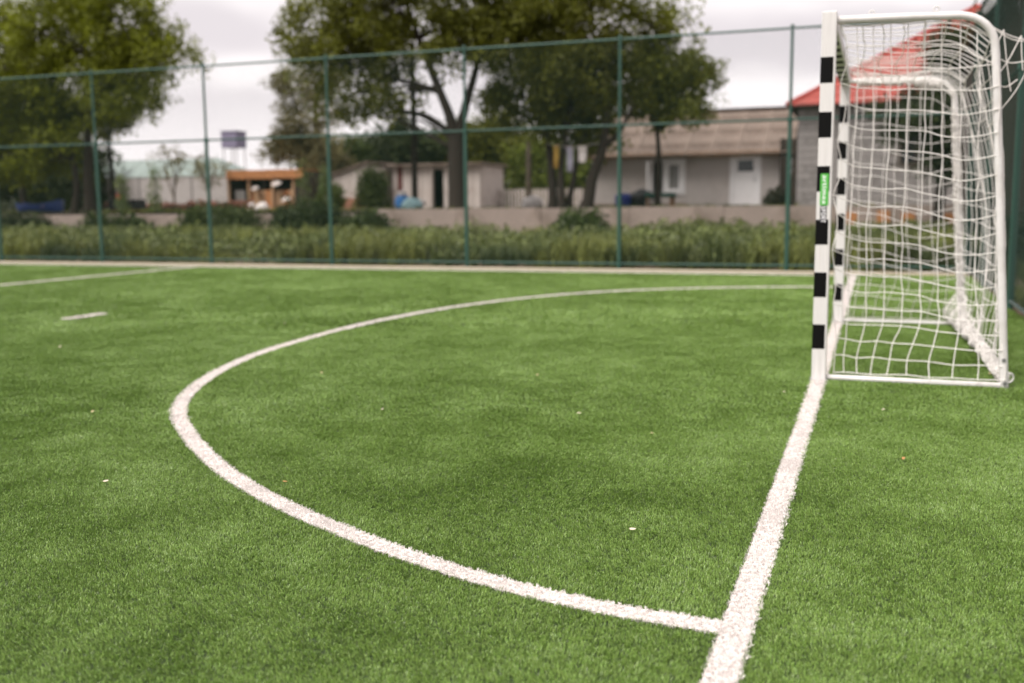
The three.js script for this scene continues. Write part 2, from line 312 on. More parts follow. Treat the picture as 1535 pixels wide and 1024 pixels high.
fence('chain_link_fence', 'tall green chain link fence close behind the goal', [RX, 0, FZ + 0.05], -Math.PI / 2, [0.06, 2.65, 5.3, 7.9, 10.5, 13.1], true);

// ---------------------------------------------------------------- the goal
{
  const W = 3.08, H = 2.08, B = 0.08, DT = 0.85, DB = 0.985;
  const goal = thing('handball_goal', 'white framed goal with black striped posts and white net', 'goal', [0, 0, 0]);
  const postGeo = rbx(B, H - 0.004, B, 0.006, 0, (H - 0.004) / 2 + 0.004, 0), stripeGeo = rbx(0.0705, 0.143, B + 0.003, 0.003, -0.0062, 0, 0);
  const posts = [0, -W].map((z, i) => {
    const p = obj('post', postGeo, M.white, goal); p.position.z = z;
    for (let k = 0; k < 6; k++) obj('black_stripe', stripeGeo, M.black, p).position.y = 1.762 - 0.3005 * k;
    const foot = obj('foot_plate', rbx(0.1, 0.006, 0.1, 0.002, 0, 0.006, 0), M.steel, p);
    return p;
  });
  const bar = obj('crossbar', rbx(B, B, W - B - 0.004, 0.006), M.white, goal); bar.position.set(0, H - B / 2, -W / 2);
  const barStripe = rbx(0.0705, B + 0.003, 0.143, 0.003, -0.0062, 0, 0);
  for (let k = 0; k < 9; k++) obj('black_stripe', barStripe, M.black, bar).position.z = 1.2 - 0.3 * k;
  // sticker on the near post: green strip, then dark strip, lettering reads downwards
  const sticker = (w, h, bg, fg, text, font, size, squeeze) => {
    const c = document.createElement('canvas'); c.width = Math.round(w * 6000); c.height = Math.round(h * 6000); const x = c.getContext('2d');
    x.fillStyle = bg; x.fillRect(0, 0, c.width, c.height); x.translate(c.width / 2, c.height / 2); x.rotate(Math.PI / 2); x.fillStyle = fg; x.font = font + ' ' + size + 'px sans-serif'; x.textAlign = 'center'; x.textBaseline = 'middle';
    const m = x.measureText(text).width; x.scale(c.height * squeeze / m, 1); x.fillText(text, 0, 0);
    const t = new THREE.CanvasTexture(c); t.colorSpace = THREE.SRGBColorSpace; return std(0xffffff, 0.4, { map: t });
  };
  const face = (w, h, r) => { const s = new THREE.Shape(), a = w / 2, b = h / 2; s.moveTo(-a + r, -b); s.lineTo(a - r, -b); s.quadraticCurveTo(a, -b, a, -b + r); s.lineTo(a, b - r); s.quadraticCurveTo(a, b, a - r, b); s.lineTo(-a + r, b); s.quadraticCurveTo(-a, b, -a, b - r); s.lineTo(-a, -b + r); s.quadraticCurveTo(-a, -b, -a + r, -b); const g = new THREE.ExtrudeGeometry(s, { depth: 0.0006, bevelEnabled: false }), p = g.attributes.position, uv = g.attributes.uv; for (let i = 0; i < p.count; i++) uv.setXY(i, p.getX(i) / w + 0.5, p.getY(i) / h + 0.5); return g; };
  const s1 = obj('sticker', face(0.046, 0.178, 0.006), sticker(0.046, 0.178, '#55b548', '#f4f2f6', 'artimex', 'bold', 190, 0.93), posts[0]); s1.position.set(0.001, 1.101, 0.0418);
  s1.userData.label = 'green sticker with white lettering';
  const s2 = obj('sticker', face(0.036, 0.098, 0.003), sticker(0.036, 0.098, '#16141a', '#f4f2f6', 'SPORT', 'bold', 215, 0.95), posts[0]); s2.position.set(-0.001, 0.962, 0.0418);
  s2.userData.label = 'dark sticker with white lettering';
  // side frames of bent white pipe
  const pr = 0.0215;
  const pipePts = z => { const a = [[0.03, 2.035, z], [0.3, 2.03, z], [DT - 0.18, 2.018, z]]; for (let k = 1; k <= 7; k++) { const t = k / 8 * Math.PI / 2; a.push([DT - 0.18 + 0.18 * Math.sin(t), 2.015 - 0.18 * (1 - Math.cos(t)), z]); } a.push([DT + 0.005, 1.8, z], [DT + 0.05, 1.2, z], [DT + 0.1, 0.5, z], [DB, 0.004, z]); return a; };
  const bolts = (z) => [[DB, 0.03, z + 0.024], [DB - 0.012, 0.16, z + 0.02]];
  const ring = new THREE.TorusGeometry(0.014, 0.004, 6, 14), hookG = mergeGeometries([new THREE.TorusGeometry(0.010, 0.0035, 5, 10), new THREE.BoxGeometry(0.02, 0.012, 0.02).translate(0, 0.01, 0).toNonIndexed()].map(g => g.index ? g.toNonIndexed() : g));
  for (const z of [-0.005, -W + 0.005]) {
    const s = obj('side_frame', tube(pipePts(z), pr, 14), M.pipe, goal);
    const b = obj('base_bar', tube([[0.04, 0.017, z], [DB - 0.02, 0.013, z]], 0.0175, 12), M.pipe, goal);
    for (const x of [0.25, 0.29, 0.56, 0.79, 0.83]) obj('net_hook', hookG, M.pipe, b).position.set(x, 0.006, z + 0.012);
    for (const x of [0.22, 0.55]) obj('ring', ring, M.pipe, s).position.set(x, 2.06, z);
    for (const p of bolts(z)) obj('bolt', new THREE.CylinderGeometry(0.011, 0.011, 0.012, 6).rotateX(Math.PI / 2), M.steel, s).position.set(...p);
    const e = obj('ring', new THREE.TorusGeometry(0.026, 0.005, 6, 16), M.pipe, s); e.position.set(DB + 0.02, 0.06, z); e.rotation.y = 0.4;
  }
  obj('back_bar', tube([[DB, 0.03, -0.03], [DB - 0.01, 0.03, -W + 0.03]], 0.019, 12), M.pipe, goal);
  // net: panels of knotted cord hung from the frame
  const net = new THREE.Group(); net.name = 'net'; goal.add(net);
  const R = rng(77), cord = 0.0029;
  function panel(name, P, nu, nv, fine = 3, knots = true) { // P(u, v) -> point, nu x nv squares
    const gs = [], jig = {}, J = (i, j) => jig[i + ',' + j] ??= [(R() - 0.5) * 0.012, (R() - 0.5) * 0.012, (R() - 0.5) * 0.018];
    const at = (i, j) => { const p = P(i / nu, j / nv), q = J(i, j); return [p[0] + q[0], p[1] + q[1], p[2] + q[2]]; };
    const line = (pts) => gs.push(tube(curve(pts, (pts.length - 1) * fine), cord, 5, false));
    for (let i = 0; i <= nu; i++) line(Array.from({ length: nv + 1 }, (_, j) => at(i, j)));
    for (let j = 0; j <= nv; j++) line(Array.from({ length: nu + 1 }, (_, i) => at(i, j)));
    if (knots) for (let i = 0; i <= nu; i++) for (let j = 0; j <= nv; j++) { const o = new THREE.OctahedronGeometry(cord * 2.0, 0); o.translate(...at(i, j)); gs.push(o); }
    return obj(name, gs.map(g => g.index ? g.toNonIndexed() : g), M.net, net);
  }
  const S = Math.sin, PI = Math.PI;
  const backX = y => mix(DB, DT, clamp(y / 1.9, 0, 1)) ;
  const side = (z, inw, seed) => (u, v) => {
    const y0 = mix(2.0, 0.045, v), scallop = u < 0.01 ? 0.035 * Math.abs(S(v * 19 + seed)) : 0;
    const x = mix(0.055 + scallop, backX(y0) - 0.005, u) - (v > 0.82 ? 0.10 * S((v - 0.82) / 0.18 * PI / 2) * S(u * PI) : 0) + 0.012 * S(v * 7 + seed);
    const sag = 0.13 * S(u * PI * 0.62) * S(v * PI) + 0.02 * S(u * 9 + seed) * S(v * PI);
    return [x, y0 - sag - (v < 0.06 && u > 0.75 ? (u - 0.75) * 0.5 : 0), z + inw * (0.16 * S(u * PI) * S(v * PI) + 0.03 * S(v * 8 + u * 3))];
  };
  panel('side_net', side(-0.005, -1, 0.3), 9, 19); panel('side_net', side(-W + 0.005, 1, 1.7), 9, 19);
  panel('roof_net', (u, v) => { // u from crossbar to rear curve, v along the goal
    const x = mix(0.06, DT - 0.02, u), z = mix(-0.02, -W + 0.02, v), y = (u < 0.7 ? 2.01 : 2.01 - 0.13 * Math.pow((u - 0.7) / 0.3, 2));
    return [x + 0.02 * S(v * 11) * S(v * PI), y - 0.09 * S(v * PI) * S(u * PI * 0.75 + 0.35) - 0.01 * S(v * 23 + u * 4), z];
  }, 7, 24);
  panel('back_net', (u, v) => {
    const y = mix(1.90, 0.05, u), z = mix(-0.02, -W + 0.02, v);
    return [backX(y) + 0.13 * S(u * PI) * S(v * PI) + 0.02 * S(v * 17 + u * 3), y - 0.10 * S(v * PI) * (1 - u) - 0.05 * S(v * PI) * u, z];
  }, 15, 24);
  // slack net gathered round the far pipe, the back bar and the far corner
  const wrap = (path, r0, turns, n, seed) => { const q = rng(seed), gs = [], c = new THREE.CatmullRomCurve3(path.map(p => new THREE.Vector3(...p))), fr = c.computeFrenetFrames(160);
    for (let k = 0; k < n; k++) { const ph = q() * 6.28, dir = k % 2 ? 1 : -1, tw = turns * (0.7 + q() * 0.6), pts = []; for (let i = 0; i <= 160; i++) { const t = i / 160, a = ph + dir * t * tw * 6.28, r = r0 * (0.75 + 0.5 * noise3(t * 30, k, seed)), p = c.getPointAt(t), N = fr.normals[i], Bn = fr.binormals[i]; pts.push([p.x + (N.x * Math.cos(a) + Bn.x * Math.sin(a)) * r, p.y + (N.y * Math.cos(a) + Bn.y * Math.sin(a)) * r, p.z + (N.z * Math.cos(a) + Bn.z * Math.sin(a)) * r]); } gs.push(tube(pts, cord * 0.9, 4, false)); } return gs; };
  const far = -W + 0.005;
  obj('gathered_net', [...wrap([[0.10, 2.02, far], [0.45, 2.015, far], [0.75, 1.96, far]], 0.034, 10, 12, 5), ...wrap([[DT + 0.01, 1.75, far], [DT + 0.05, 1.2, far], [DT + 0.1, 0.5, far], [DB, 0.1, far]], 0.032, 16, 12, 6),
    ...wrap([[DB, 0.05, -0.1], [DB - 0.005, 0.06, -1.5], [DB - 0.01, 0.06, -W + 0.1]], 0.034, 22, 14, 7)], M.net, net);
  { // the heap of slack mesh sagging from the far corner to the turf
    const gs = [], P = (u, v) => { const z = mix(far + 0.02, far + 2.3, v), dr = Math.pow(1 - v, 1.2); return [DB - 0.012 - (0.03 * u + 0.11 * S(u * PI * 0.92)) * dr + 0.012 * S(v * 40 + u * 5), mix(0.29 * dr + 0.05, 0.025, u) - 0.04 * S(u * PI) * dr, z + 0.02 * S(u * 30)]; };
    for (let k = 0; k <= 26; k++) { const a = [], b = []; for (let i = 0; i <= 40; i++) { const o = () => (R() - 0.5) * 0.012; let p = P(k / 26, i / 40); a.push([p[0] + o(), p[1] + o(), p[2] + o()]); p = P(i / 40, k / 26); b.push([p[0] + o(), p[1] + o(), p[2] + o()]); } gs.push(tube(a, cord * 0.9, 4, false), tube(b, cord * 0.9, 4, false)); }
    obj('gathered_net', gs, M.net, net);
  }
  { // one corner of the net pulled across to the wire fence
    const gs = [], A = [0.80, 1.97, -0.02], Bq = [1.07, 1.87, -0.1], C = [0.885, 1.5, -0.02], L = (p, q, t) => [0, 1, 2].map(i => mix(p[i], q[i], t));
    const cv = (p, q, sag) => gs.push(tube(curve([p, L(p, q, 0.5).map((v, i) => i === 1 ? v - sag : v), q], 10), cord, 5, false));
    cv(A, Bq, 0.02); cv(Bq, [1.5, 1.99, -0.3], 0.01); cv(L(A, Bq, 0.02), Bq, 0.035); cv(Bq, C, 0.05);
    for (let k = 1; k < 3; k++) { const t = k / 3; cv(L(A, C, t), L(Bq, C, t * 0.8), 0.03); cv(L(A, Bq, t), L(A, C, t * 0.95), 0.02); cv(L(A, Bq, t), L(C, Bq, t * 0.9), 0.02); }
    obj('pulled_corner', gs, M.net, net);
  }
}
console.log('goal done');

// ---------------------------------------------------------------- low wall behind the weeds
{
  const w = thing('retaining_wall', 'low stained concrete wall between the weedy bank and the yard', 'wall', [0, 0, WALLZ]);
  for (let x = -40, i = 0; x < 12; x += 2.6, i++) { const h = (x < -14 ? 0.82 : 0.93) + 0.03 * hash3(i, 2, 3); obj('wall_panel', bx(2.585, h, 0.26, x + 1.3, h / 2, 0.004 * (i % 3)), M.concrete, w); }
  for (const [x, y] of [[-0.35, 0.62], [0.45, 0.66], [1.05, 0.6], [2.0, 0.58]]) obj('rusty_plate', bx(0.32, 0.3, 0.02, x, y, 0.148), M.rust, w);
}

// ---------------------------------------------------------------- low house with the corrugated roof
function corrugated(w, l, amp, pitch) { // sheet in x (width) and z (length), waves across x
  const n = Math.round(w / pitch * 6), pos = [], idx = [], uv = [];
  for (let k = 0; k < 2; k++) for (let i = 0; i <= n; i++) { const x = -w / 2 + w * i / n; for (const z of [0, l]) { pos.push(x, amp * Math.sin(x / pitch * 6.283) - k * 0.008, z); uv.push(x, z); } }
  const o = (n + 1) * 2; for (let i = 0; i < n; i++) { const a = i * 2; idx.push(a, a + 1, a + 2, a + 1, a + 3, a + 2, o + a, o + a + 2, o + a + 1, o + a + 1, o + a + 2, o + a + 3, a + 1, o + a + 1, a + 3, o + a + 1, o + a + 3, a + 3); }
  const g = new THREE.BufferGeometry(); g.setAttribute('position', new THREE.Float32BufferAttribute(pos, 3)); g.setAttribute('uv', new THREE.Float32BufferAttribute(uv, 2)); g.setIndex(idx); g.computeVertexNormals(); return g;
}
{
  const hz = -31, h = thing('low_house', 'low pale plastered house with brown corrugated roof and white door', 'house', [0, YARD, hz]);
  const x0 = -9.75, x1 = -2.95, top = 1.86, dp = 4.6;
  // front wall with real openings: window x -7.54..-6.27, y 0.47..1.75; door x -4.68..-3.6, y 0..1.86
  const wallParts = [bx(-7.54 - x0, top, 0.2, (x0 - 7.54) / 2, top / 2, -0.1), bx(1.27, 0.46, 0.2, -6.905, 0.23, -0.1), bx(1.27, top - 1.73, 0.2, -6.905, (top + 1.73) / 2, -0.1), bx(6.27 - 4.7, top, 0.2, -(6.27 + 4.7) / 2, top / 2, -0.1), bx(3.6 + x1, top, 0.2, (x1 - 3.6) / 2, top / 2, -0.1)];
  const fw = new THREE.Group(); fw.name = 'front_wall'; h.add(fw); for (const g of wallParts) obj('wall_section', g, M.plaster, fw);
  obj('side_wall', bx(0.2, top, dp - 0.2, x0 + 0.1, top / 2, -0.2 - (dp - 0.2) / 2), M.plaster, h); obj('side_wall', bx(0.2, top, dp - 0.2, x1 - 0.1, top / 2, -0.2 - (dp - 0.2) / 2), M.plaster, h);
  obj('back_wall', bx(x1 - x0 - 0.4, top, 0.2, (x0 + x1) / 2, top / 2, -dp + 0.1), M.plaster, h);
  for (const x of [x0 + 0.1, x1 - 0.1]) obj('gable', slab([[0, top], [-dp / 2, top + 1.5], [-dp, top]].map(([z, y]) => [-z, y]), -0.1, 0.1).rotateY(Math.PI / 2).translate(x, 0, 0), M.plaster, h);
  obj('plinth', bx(3.6, 0.16, 0.06, -8.0, 0.08, 0.031), M.concrete, h); 
  // window: two white sashes, one swung open
  const win = obj('window', [bx(1.27, 0.07, 0.12, -6.905, 1.695, -0.03), bx(1.27, 0.07, 0.12, -6.905, 0.5, -0.03), bx(0.09, 1.125, 0.12, -7.495, 1.0975, -0.03), bx(0.09, 1.125, 0.12, -6.315, 1.0975, -0.03), bx(0.09, 1.125, 0.12, -7.03, 1.0975, -0.03)], M.upvc, h);
  obj('sash', [bx(0.6, 0.12, 0.05, -6.675, 1.585, 0.01), bx(0.6, 0.12, 0.05, -6.675, 0.61, 0.01), bx(0.12, 0.855, 0.05, -6.915, 1.0975, 0.01), bx(0.12, 0.855, 0.05, -6.435, 1.0975, 0.01)], M.upvc, win);
  obj('pane', bx(0.36, 0.855, 0.008, -6.675, 1.0975, 0.0), M.glassGrey, win);
  const open = obj('sash', [bx(0.36, 0.1, 0.04, 0.18, 1.61, 0), bx(0.36, 0.1, 0.04, 0.18, 0.585, 0), bx(0.08, 0.925, 0.04, 0.04, 1.0975, 0), bx(0.08, 0.925, 0.04, 0.32, 1.0975, 0)], M.upvc, win); open.position.set(-7.46, 0, 0.05); open.rotation.y = -1.9;
  // white door with a dark pane
  const door = obj('door', [bx(1.08, 0.09, 0.12, -4.14, 1.86 - 0.045, -0.02), bx(0.11, 1.76, 0.12, -4.625, 0.88, -0.02), bx(0.11, 1.76, 0.12, -3.655, 0.88, -0.02), bx(0.85, 1.14, 0.05, -4.14, 0.57, -0.02), bx(0.15, 0.62, 0.05, -4.49, 1.45, -0.02), bx(0.15, 0.62, 0.05, -3.79, 1.45, -0.02), bx(0.55, 0.1, 0.05, -4.14, 1.19, -0.02), bx(0.55, 0.12, 0.05, -4.14, 1.7, -0.02)], M.upvc, h);
  obj('pane', bx(0.55, 0.4, 0.01, -4.14, 1.44, -0.02), M.glass, door); obj('handle', [bx(0.03, 0.16, 0.02, -3.8, 0.95, 0.015), bx(0.1, 0.02, 0.02, -3.84, 0.98, 0.045)], M.steel, door);
  obj('step', bx(1.2, 0.07, 0.35, -4.14, 0.035, 0.22), M.concrete, h);
  // roof: three courses of corrugated sheets on each slope
  const pitch = Math.atan2(1.62, dp / 2 + 0.35), slope = Math.hypot(1.62, dp / 2 + 0.35), roof = new THREE.Group(); roof.name = 'roof'; h.add(roof);
  const sg = corrugated(1.02, slope / 3 + 0.14, 0.026, 0.17);
  for (const side of [0, 1]) for (let c = 0; c < 3; c++) for (let k = 0; k < 8; k++) {
    const s = obj('roof_sheet', sg, M.sheet, roof), t = c * slope / 3, jit = (hash3(k, c, side) - 0.5);
    s.rotation.order = 'YXZ'; s.rotation.set(pitch + jit * 0.012, side ? Math.PI : 0, 0); const zz = t * Math.cos(pitch), yy = top + 1.66 - t * Math.sin(pitch) + (2 - c) * -0.022 + 0.03 + 0.006 * (k % 2);
    const xk = x0 - 0.12 + 0.5 + k * 0.98 * 0.93; s.position.set(xk, yy, side ? -dp / 2 - zz : -dp / 2 + zz);
  }
  for (let k = 0; k < 7; k++) obj('ridge_cap', new THREE.CylinderGeometry(0.11, 0.12, 1.08, 10, 1, false, Math.PI * 0.0, Math.PI).rotateZ(Math.PI / 2).rotateX(-Math.PI / 2).rotateY(0).translate(x0 + 0.35 + k * 1.04, top + 1.68, -dp / 2), M.sheet, roof);
  for (let k = 0; k < 4; k++) obj('fascia_board', bx(1.84, 0.2 - 0.02 * (k % 2), 0.03, x0 + 0.85 + k * 1.86, top + 0.0 + 0.01 * (k % 2), 0.36 - 0.006 * (k % 2)), k % 2 ? M.fascia : M.tan, roof);
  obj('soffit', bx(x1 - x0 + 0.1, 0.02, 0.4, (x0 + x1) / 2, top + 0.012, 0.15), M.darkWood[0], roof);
}
// ---------------------------------------------------------------- house with the red hipped roof, block walls
{
  const hz = -26, h = thing('red_roof_house', 'grey block house under a red hipped roof', 'house', [0, YARD, hz]);
  const x0 = -2.02, x1 = 8.2, top = 2.98, dp = 9.6, openings = [[0.85, 1.75, 1.2, 2.3], [3.6, 4.6, 1.2, 2.3]];
  const cut = (a, b, y0, y1) => openings.some(([p, q, r, s]) => a < q && b > p && y0 < s && y1 > r);
  obj('wall_core', [bx(x1 - x0 - 0.06, top, 0.2, (x0 + x1) / 2, top / 2, -0.14)], M.mortar, h);
  const wl = obj('front_wall', bx(x1 - x0 - 0.3, 0.1, 0.04, (x0 + x1) / 2, top - 0.05, -0.02), M.mortar, h);
  const bg = {}; for (let r = 0; r < 14; r++) for (let c = -1; c < 26; c++) {
    let a = x0 + c * 0.4 + (r % 2 ? 0.2 : 0), b = a + 0.385; a = Math.max(a, x0); b = Math.min(b, x1); const y0 = r * 0.205 + 0.01, y1 = y0 + 0.19; if (b - a < 0.05 || a > 3.4 || cut(a, b, y0, y1)) continue;
    const w = (b - a).toFixed(2), g = bg[w] ??= bx(+w, 0.19, 0.06); const m = obj('block', g, M.block[Math.floor(hash3(r, c, 7) * 3)], wl); m.position.set((a + b) / 2, (y0 + y1) / 2, -0.02 + 0.006 * hash3(c, r, 1));
  }
  obj('side_wall', bx(0.2, top, dp, x0 + 0.1, top / 2, -0.25 - dp / 2), M.block[1], h); obj('side_wall', bx(0.2, top, dp, x1 - 0.1, top / 2, -0.25 - dp / 2), M.block[1], h);
  for (const [a, b, c, d] of openings) { const w = obj('window', [bx(b - a, 0.06, 0.06, (a + b) / 2, c + 0.03, -0.02), bx(b - a, 0.06, 0.06, (a + b) / 2, d - 0.03, -0.02), bx(0.06, d - c - 0.12, 0.06, a + 0.03, (c + d) / 2, -0.02), bx(0.06, d - c - 0.12, 0.06, b - 0.03, (c + d) / 2, -0.02), bx(0.05, d - c - 0.12, 0.06, (a + b) / 2, (c + d) / 2, -0.02)], M.darkWood[2], h); obj('pane', bx(b - a - 0.12, d - c - 0.12, 0.01, (a + b) / 2, (c + d) / 2, -0.028), M.glass, w); }
  obj('drainpipe', tube([[2.0, 0.05, 0.07], [2.0, top, 0.07]], 0.05, 10), M.darkWood[0], h);
  // roof: courses of metal tiles on the four hips
  const roof = new THREE.Group(); roof.name = 'roof'; h.add(roof);
  const ov = 0.32, ex0 = x0 - ov, ex1 = x1 + ov, ez0 = ov, ez1 = -dp - ov - 0.2, ey = top + 0.0, rise = 3.35, cx = (ex0 + ex1) / 2, cz = (ez0 + ez1) / 2, N = 13;
  const corner = (t, sx, sz) => [mix(sx ? ex1 : ex0, cx, t), ey + rise * t, mix(sz ? ez1 : ez0, cz, t)];
  for (const [a, b] of [[[0, 0], [1, 0]], [[0, 1], [0, 0]], [[1, 0], [1, 1]], [[1, 1], [0, 1]]]) for (let k = 0; k < N; k++) {
    const t0 = k / N, t1 = Math.min((k + 1) / N + 0.012, 1), A = corner(t0, ...a), Bq = corner(t0, ...b), C = corner(t1, ...b), D = corner(t1, ...a), up = 0.045;
    const pos = [], uvv = [], quad = (p, q, r, s) => { for (const v of [p, q, r, p, r, s]) { pos.push(...v); uvv.push(v[0] + v[2], v[1] * 1.8); } };
    const lift = (v, d) => [v[0], v[1] + d, v[2]];
    quad(lift(A, up), lift(Bq, up), lift(C, 0.01), lift(D, 0.01)); quad(lift(A, 0), lift(Bq, 0), lift(Bq, up), lift(A, up));
    const g = new THREE.BufferGeometry(); g.setAttribute('position', new THREE.Float32BufferAttribute(pos, 3)); g.setAttribute('uv', new THREE.Float32BufferAttribute(uvv, 2)); g.computeVertexNormals(); obj('roof_course', g, M.redRoof, roof);
  }
  for (const [sx, sz] of [[0, 0], [1, 0], [0, 1], [1, 1]]) obj('hip_cap', tube([lift2(corner(0, sx, sz)), lift2(corner(1, sx, sz))], 0.07, 8), M.ridge, roof);
  function lift2(v) { return [v[0], v[1] + 0.04, v[2]]; }
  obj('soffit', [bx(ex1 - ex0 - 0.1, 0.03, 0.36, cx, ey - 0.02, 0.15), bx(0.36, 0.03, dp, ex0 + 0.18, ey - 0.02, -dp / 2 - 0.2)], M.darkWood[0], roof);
}
{ const g = thing('shade_planks', 'dark plank gate added in place of the shaded gap between the two houses', 'gate', [0, YARD, -30.6]); for (let i = 0; i < 6; i++) obj('plank', bx(0.19, 2.3 + 0.05 * hash3(i, 3, 3), 0.03, -2.84 + i * 0.2, 1.16, 0.004 * (i % 2)), M.darkWood[i % 3], g); for (const y of [0.4, 1.9]) obj('rail', bx(1.2, 0.1, 0.04, -2.34, y, -0.045), M.darkWood[0], g); }  // added dark boards that stand in for the shade between the houses
// ---------------------------------------------------------------- dark barn beyond the fence behind the goal
{
  const b = thing('wooden_barn', 'dark brown wooden barn with pale edging board beyond the corner of the fences', 'barn', [0, 0, -13.5]);
  const x0 = 1.98, w = 5.4, eave = 4.25, pk = 7.4, n = 24; 
  for (let i = 0; i < n; i++) { const a = x0 + i * w / n, q = a + w / n - 0.008, hgt = x => eave + (pk - eave) * (1 - Math.abs((x - x0) / (w / 2) - 1)); obj('plank', slab([[a, 0], [q, 0], [q, hgt(q)], [a, hgt(a)]], -0.03 - 0.006 * (i % 2), 0.006 * (i % 3)), M.darkWood[i % 3], b); }
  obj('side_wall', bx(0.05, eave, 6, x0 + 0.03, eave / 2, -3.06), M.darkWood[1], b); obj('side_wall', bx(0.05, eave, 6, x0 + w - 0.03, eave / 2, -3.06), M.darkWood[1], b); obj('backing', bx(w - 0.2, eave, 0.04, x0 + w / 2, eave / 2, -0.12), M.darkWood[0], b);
  const sl = Math.atan2(pk - eave, w / 2), L = Math.hypot(pk - eave, w / 2) + 0.25;
  for (const s of [-1, 1]) {
    const r = obj('roof_slope', bx(L, 0.08, 6.6, 0, 0, 0), M.fascia, b); r.position.set(x0 + w / 2 + s * (w / 4 + 0.06), (eave + pk) / 2 + 0.05, -3.0); r.rotation.z = -s * sl;
    const f = obj('edging_board', bx(L, 0.12, 0.03), M.upvc, b); f.position.set(x0 + w / 2 + s * (w / 4 + 0.06), (eave + pk) / 2 + 0.02, 0.33); f.rotation.z = -s * sl;
  }
}

// ---------------------------------------------------------------- sheds across the yard
{ // long pale polytunnel-like shed
  const g = thing('greenhouse', 'long pale greenhouse with a grey green roof behind thin trees', 'greenhouse', [0, YARD, -37]);
  const x0 = -38.4, x1 = -29.9, dp = 3.4, wt = 1.72, n = 8, pw = (x1 - x0) / n;
  const rf = 0.95, hip = 1.7, ridgeEnd = x1 - hip;
  const tri = (...v) => { const g = new THREE.BufferGeometry(), pos = []; for (let i = 1; i < v.length - 1; i++) pos.push(...v[0], ...v[i], ...v[i + 1]); g.setAttribute('position', new THREE.Float32BufferAttribute(pos, 3)); g.computeVertexNormals(); return g; };
  const roofPiece = (x, q, s) => { const zb = s ? -dp : 0.05, h = v => Math.min(1, (x1 - v) / hip), zt = v => mix(zb, -dp / 2, h(v)); const up = v => [v, wt + rf * h(v), zt(v)]; return tri([x, wt, zb], [q, wt, zb], up(q), up(x)); };
  for (let i = 0; i < n; i++) {
    obj('wall_panel', bx(pw - 0.03, wt, 0.03, x0 + (i + 0.5) * pw, wt / 2, 0), M.filmWall, g);
    const cuts = [x0 + i * pw + 0.015, x0 + (i + 1) * pw - 0.015]; if (ridgeEnd > cuts[0] && ridgeEnd < cuts[1]) cuts.splice(1, 0, ridgeEnd);
    for (const s of [0, 1]) for (let k = 0; k < cuts.length - 1; k++) obj('roof_panel', roofPiece(cuts[k], cuts[k + 1], s), M.film, g);
  }
  obj('roof_panel', tri([x1, wt, 0.05], [x1, wt, -dp], [ridgeEnd, wt + rf, -dp / 2]), M.film, g);
  for (let i = 0; i <= n; i++) obj('rib', [bx(0.05, wt + 0.03, 0.05, x0 + i * pw, wt / 2, 0.03)], M.galv, g);
  for (const x of [x0, x1]) obj('end_wall', slab([[0.02, 0], [dp, 0], [dp, wt - 0.01], [0.02, wt - 0.01]], -0.02, 0.02).rotateY(Math.PI / 2).translate(x, 0, 0), M.filmWall, g);
}
{ // rusty orange shed with timber boards
  const s = thing('rusty_shed', 'ramshackle shed with orange rusty roof edge and tan board front', 'shed', [0, YARD, -33]);
  for (let i = 0; i < 4; i++) obj('roof_sheet', bx(0.97, 0.05, 3.1, -26.5 + i * 0.98, 1.75 - 0.01 * (i % 2), -1.3), M.rust, s);
  for (let i = 0; i < 4; i++) obj('fascia_board', bx(0.965, 0.32 + 0.03 * hash3(i, 1, 1), 0.04, -26.5 + i * 0.98, 1.55, 0.27), M.rust, s);
  for (const x of [-26.95, -25.9, -24.7, -23.65]) obj('post', bx(0.1, 1.7, 0.1, x, 0.85, 0.14), M.tan, s);
  for (let i = 0; i < 8; i++) obj('board', bx(0.29, 0.86 + 0.06 * hash3(i, 4, 2), 0.04, -25.88 + i * 0.3, 0.44, 0.02 + 0.01 * (i % 2)), i % 3 ? M.tan : M.rust, s);
  obj('back_wall', bx(4, 1.65, 0.06, -25, 0.83, -2.7), M.darkWood[1], s); obj('side_wall', bx(0.06, 1.65, 2.6, -26.98, 0.83, -1.3), M.darkWood[1], s); obj('side_wall', bx(0.06, 1.65, 2.6, -22.98, 0.83, -1.3), M.darkWood[1], s);
  obj('sheet_panel', bx(0.5, 0.8, 0.02, -26.4, 0.5, 0.1), M.galv, s); obj('door', bx(0.62, 1.25, 0.04, -23.28, 0.63, 0.1), M.darkWood[1], s);
  for (const [x, y, r] of [[-25.5, 1.05, 0.19], [-24.4, 1.22, 0.26], [-23.95, 0.55, 0.24]]) { const q = obj('dish', new THREE.SphereGeometry(r, 14, 8, 0, 6.283, 0, 1.1).scale(1, 0.6, 1).rotateX(0.5), M.whiteBoard[0], s); q.position.set(x, y - 0.12, 0.26); }
}
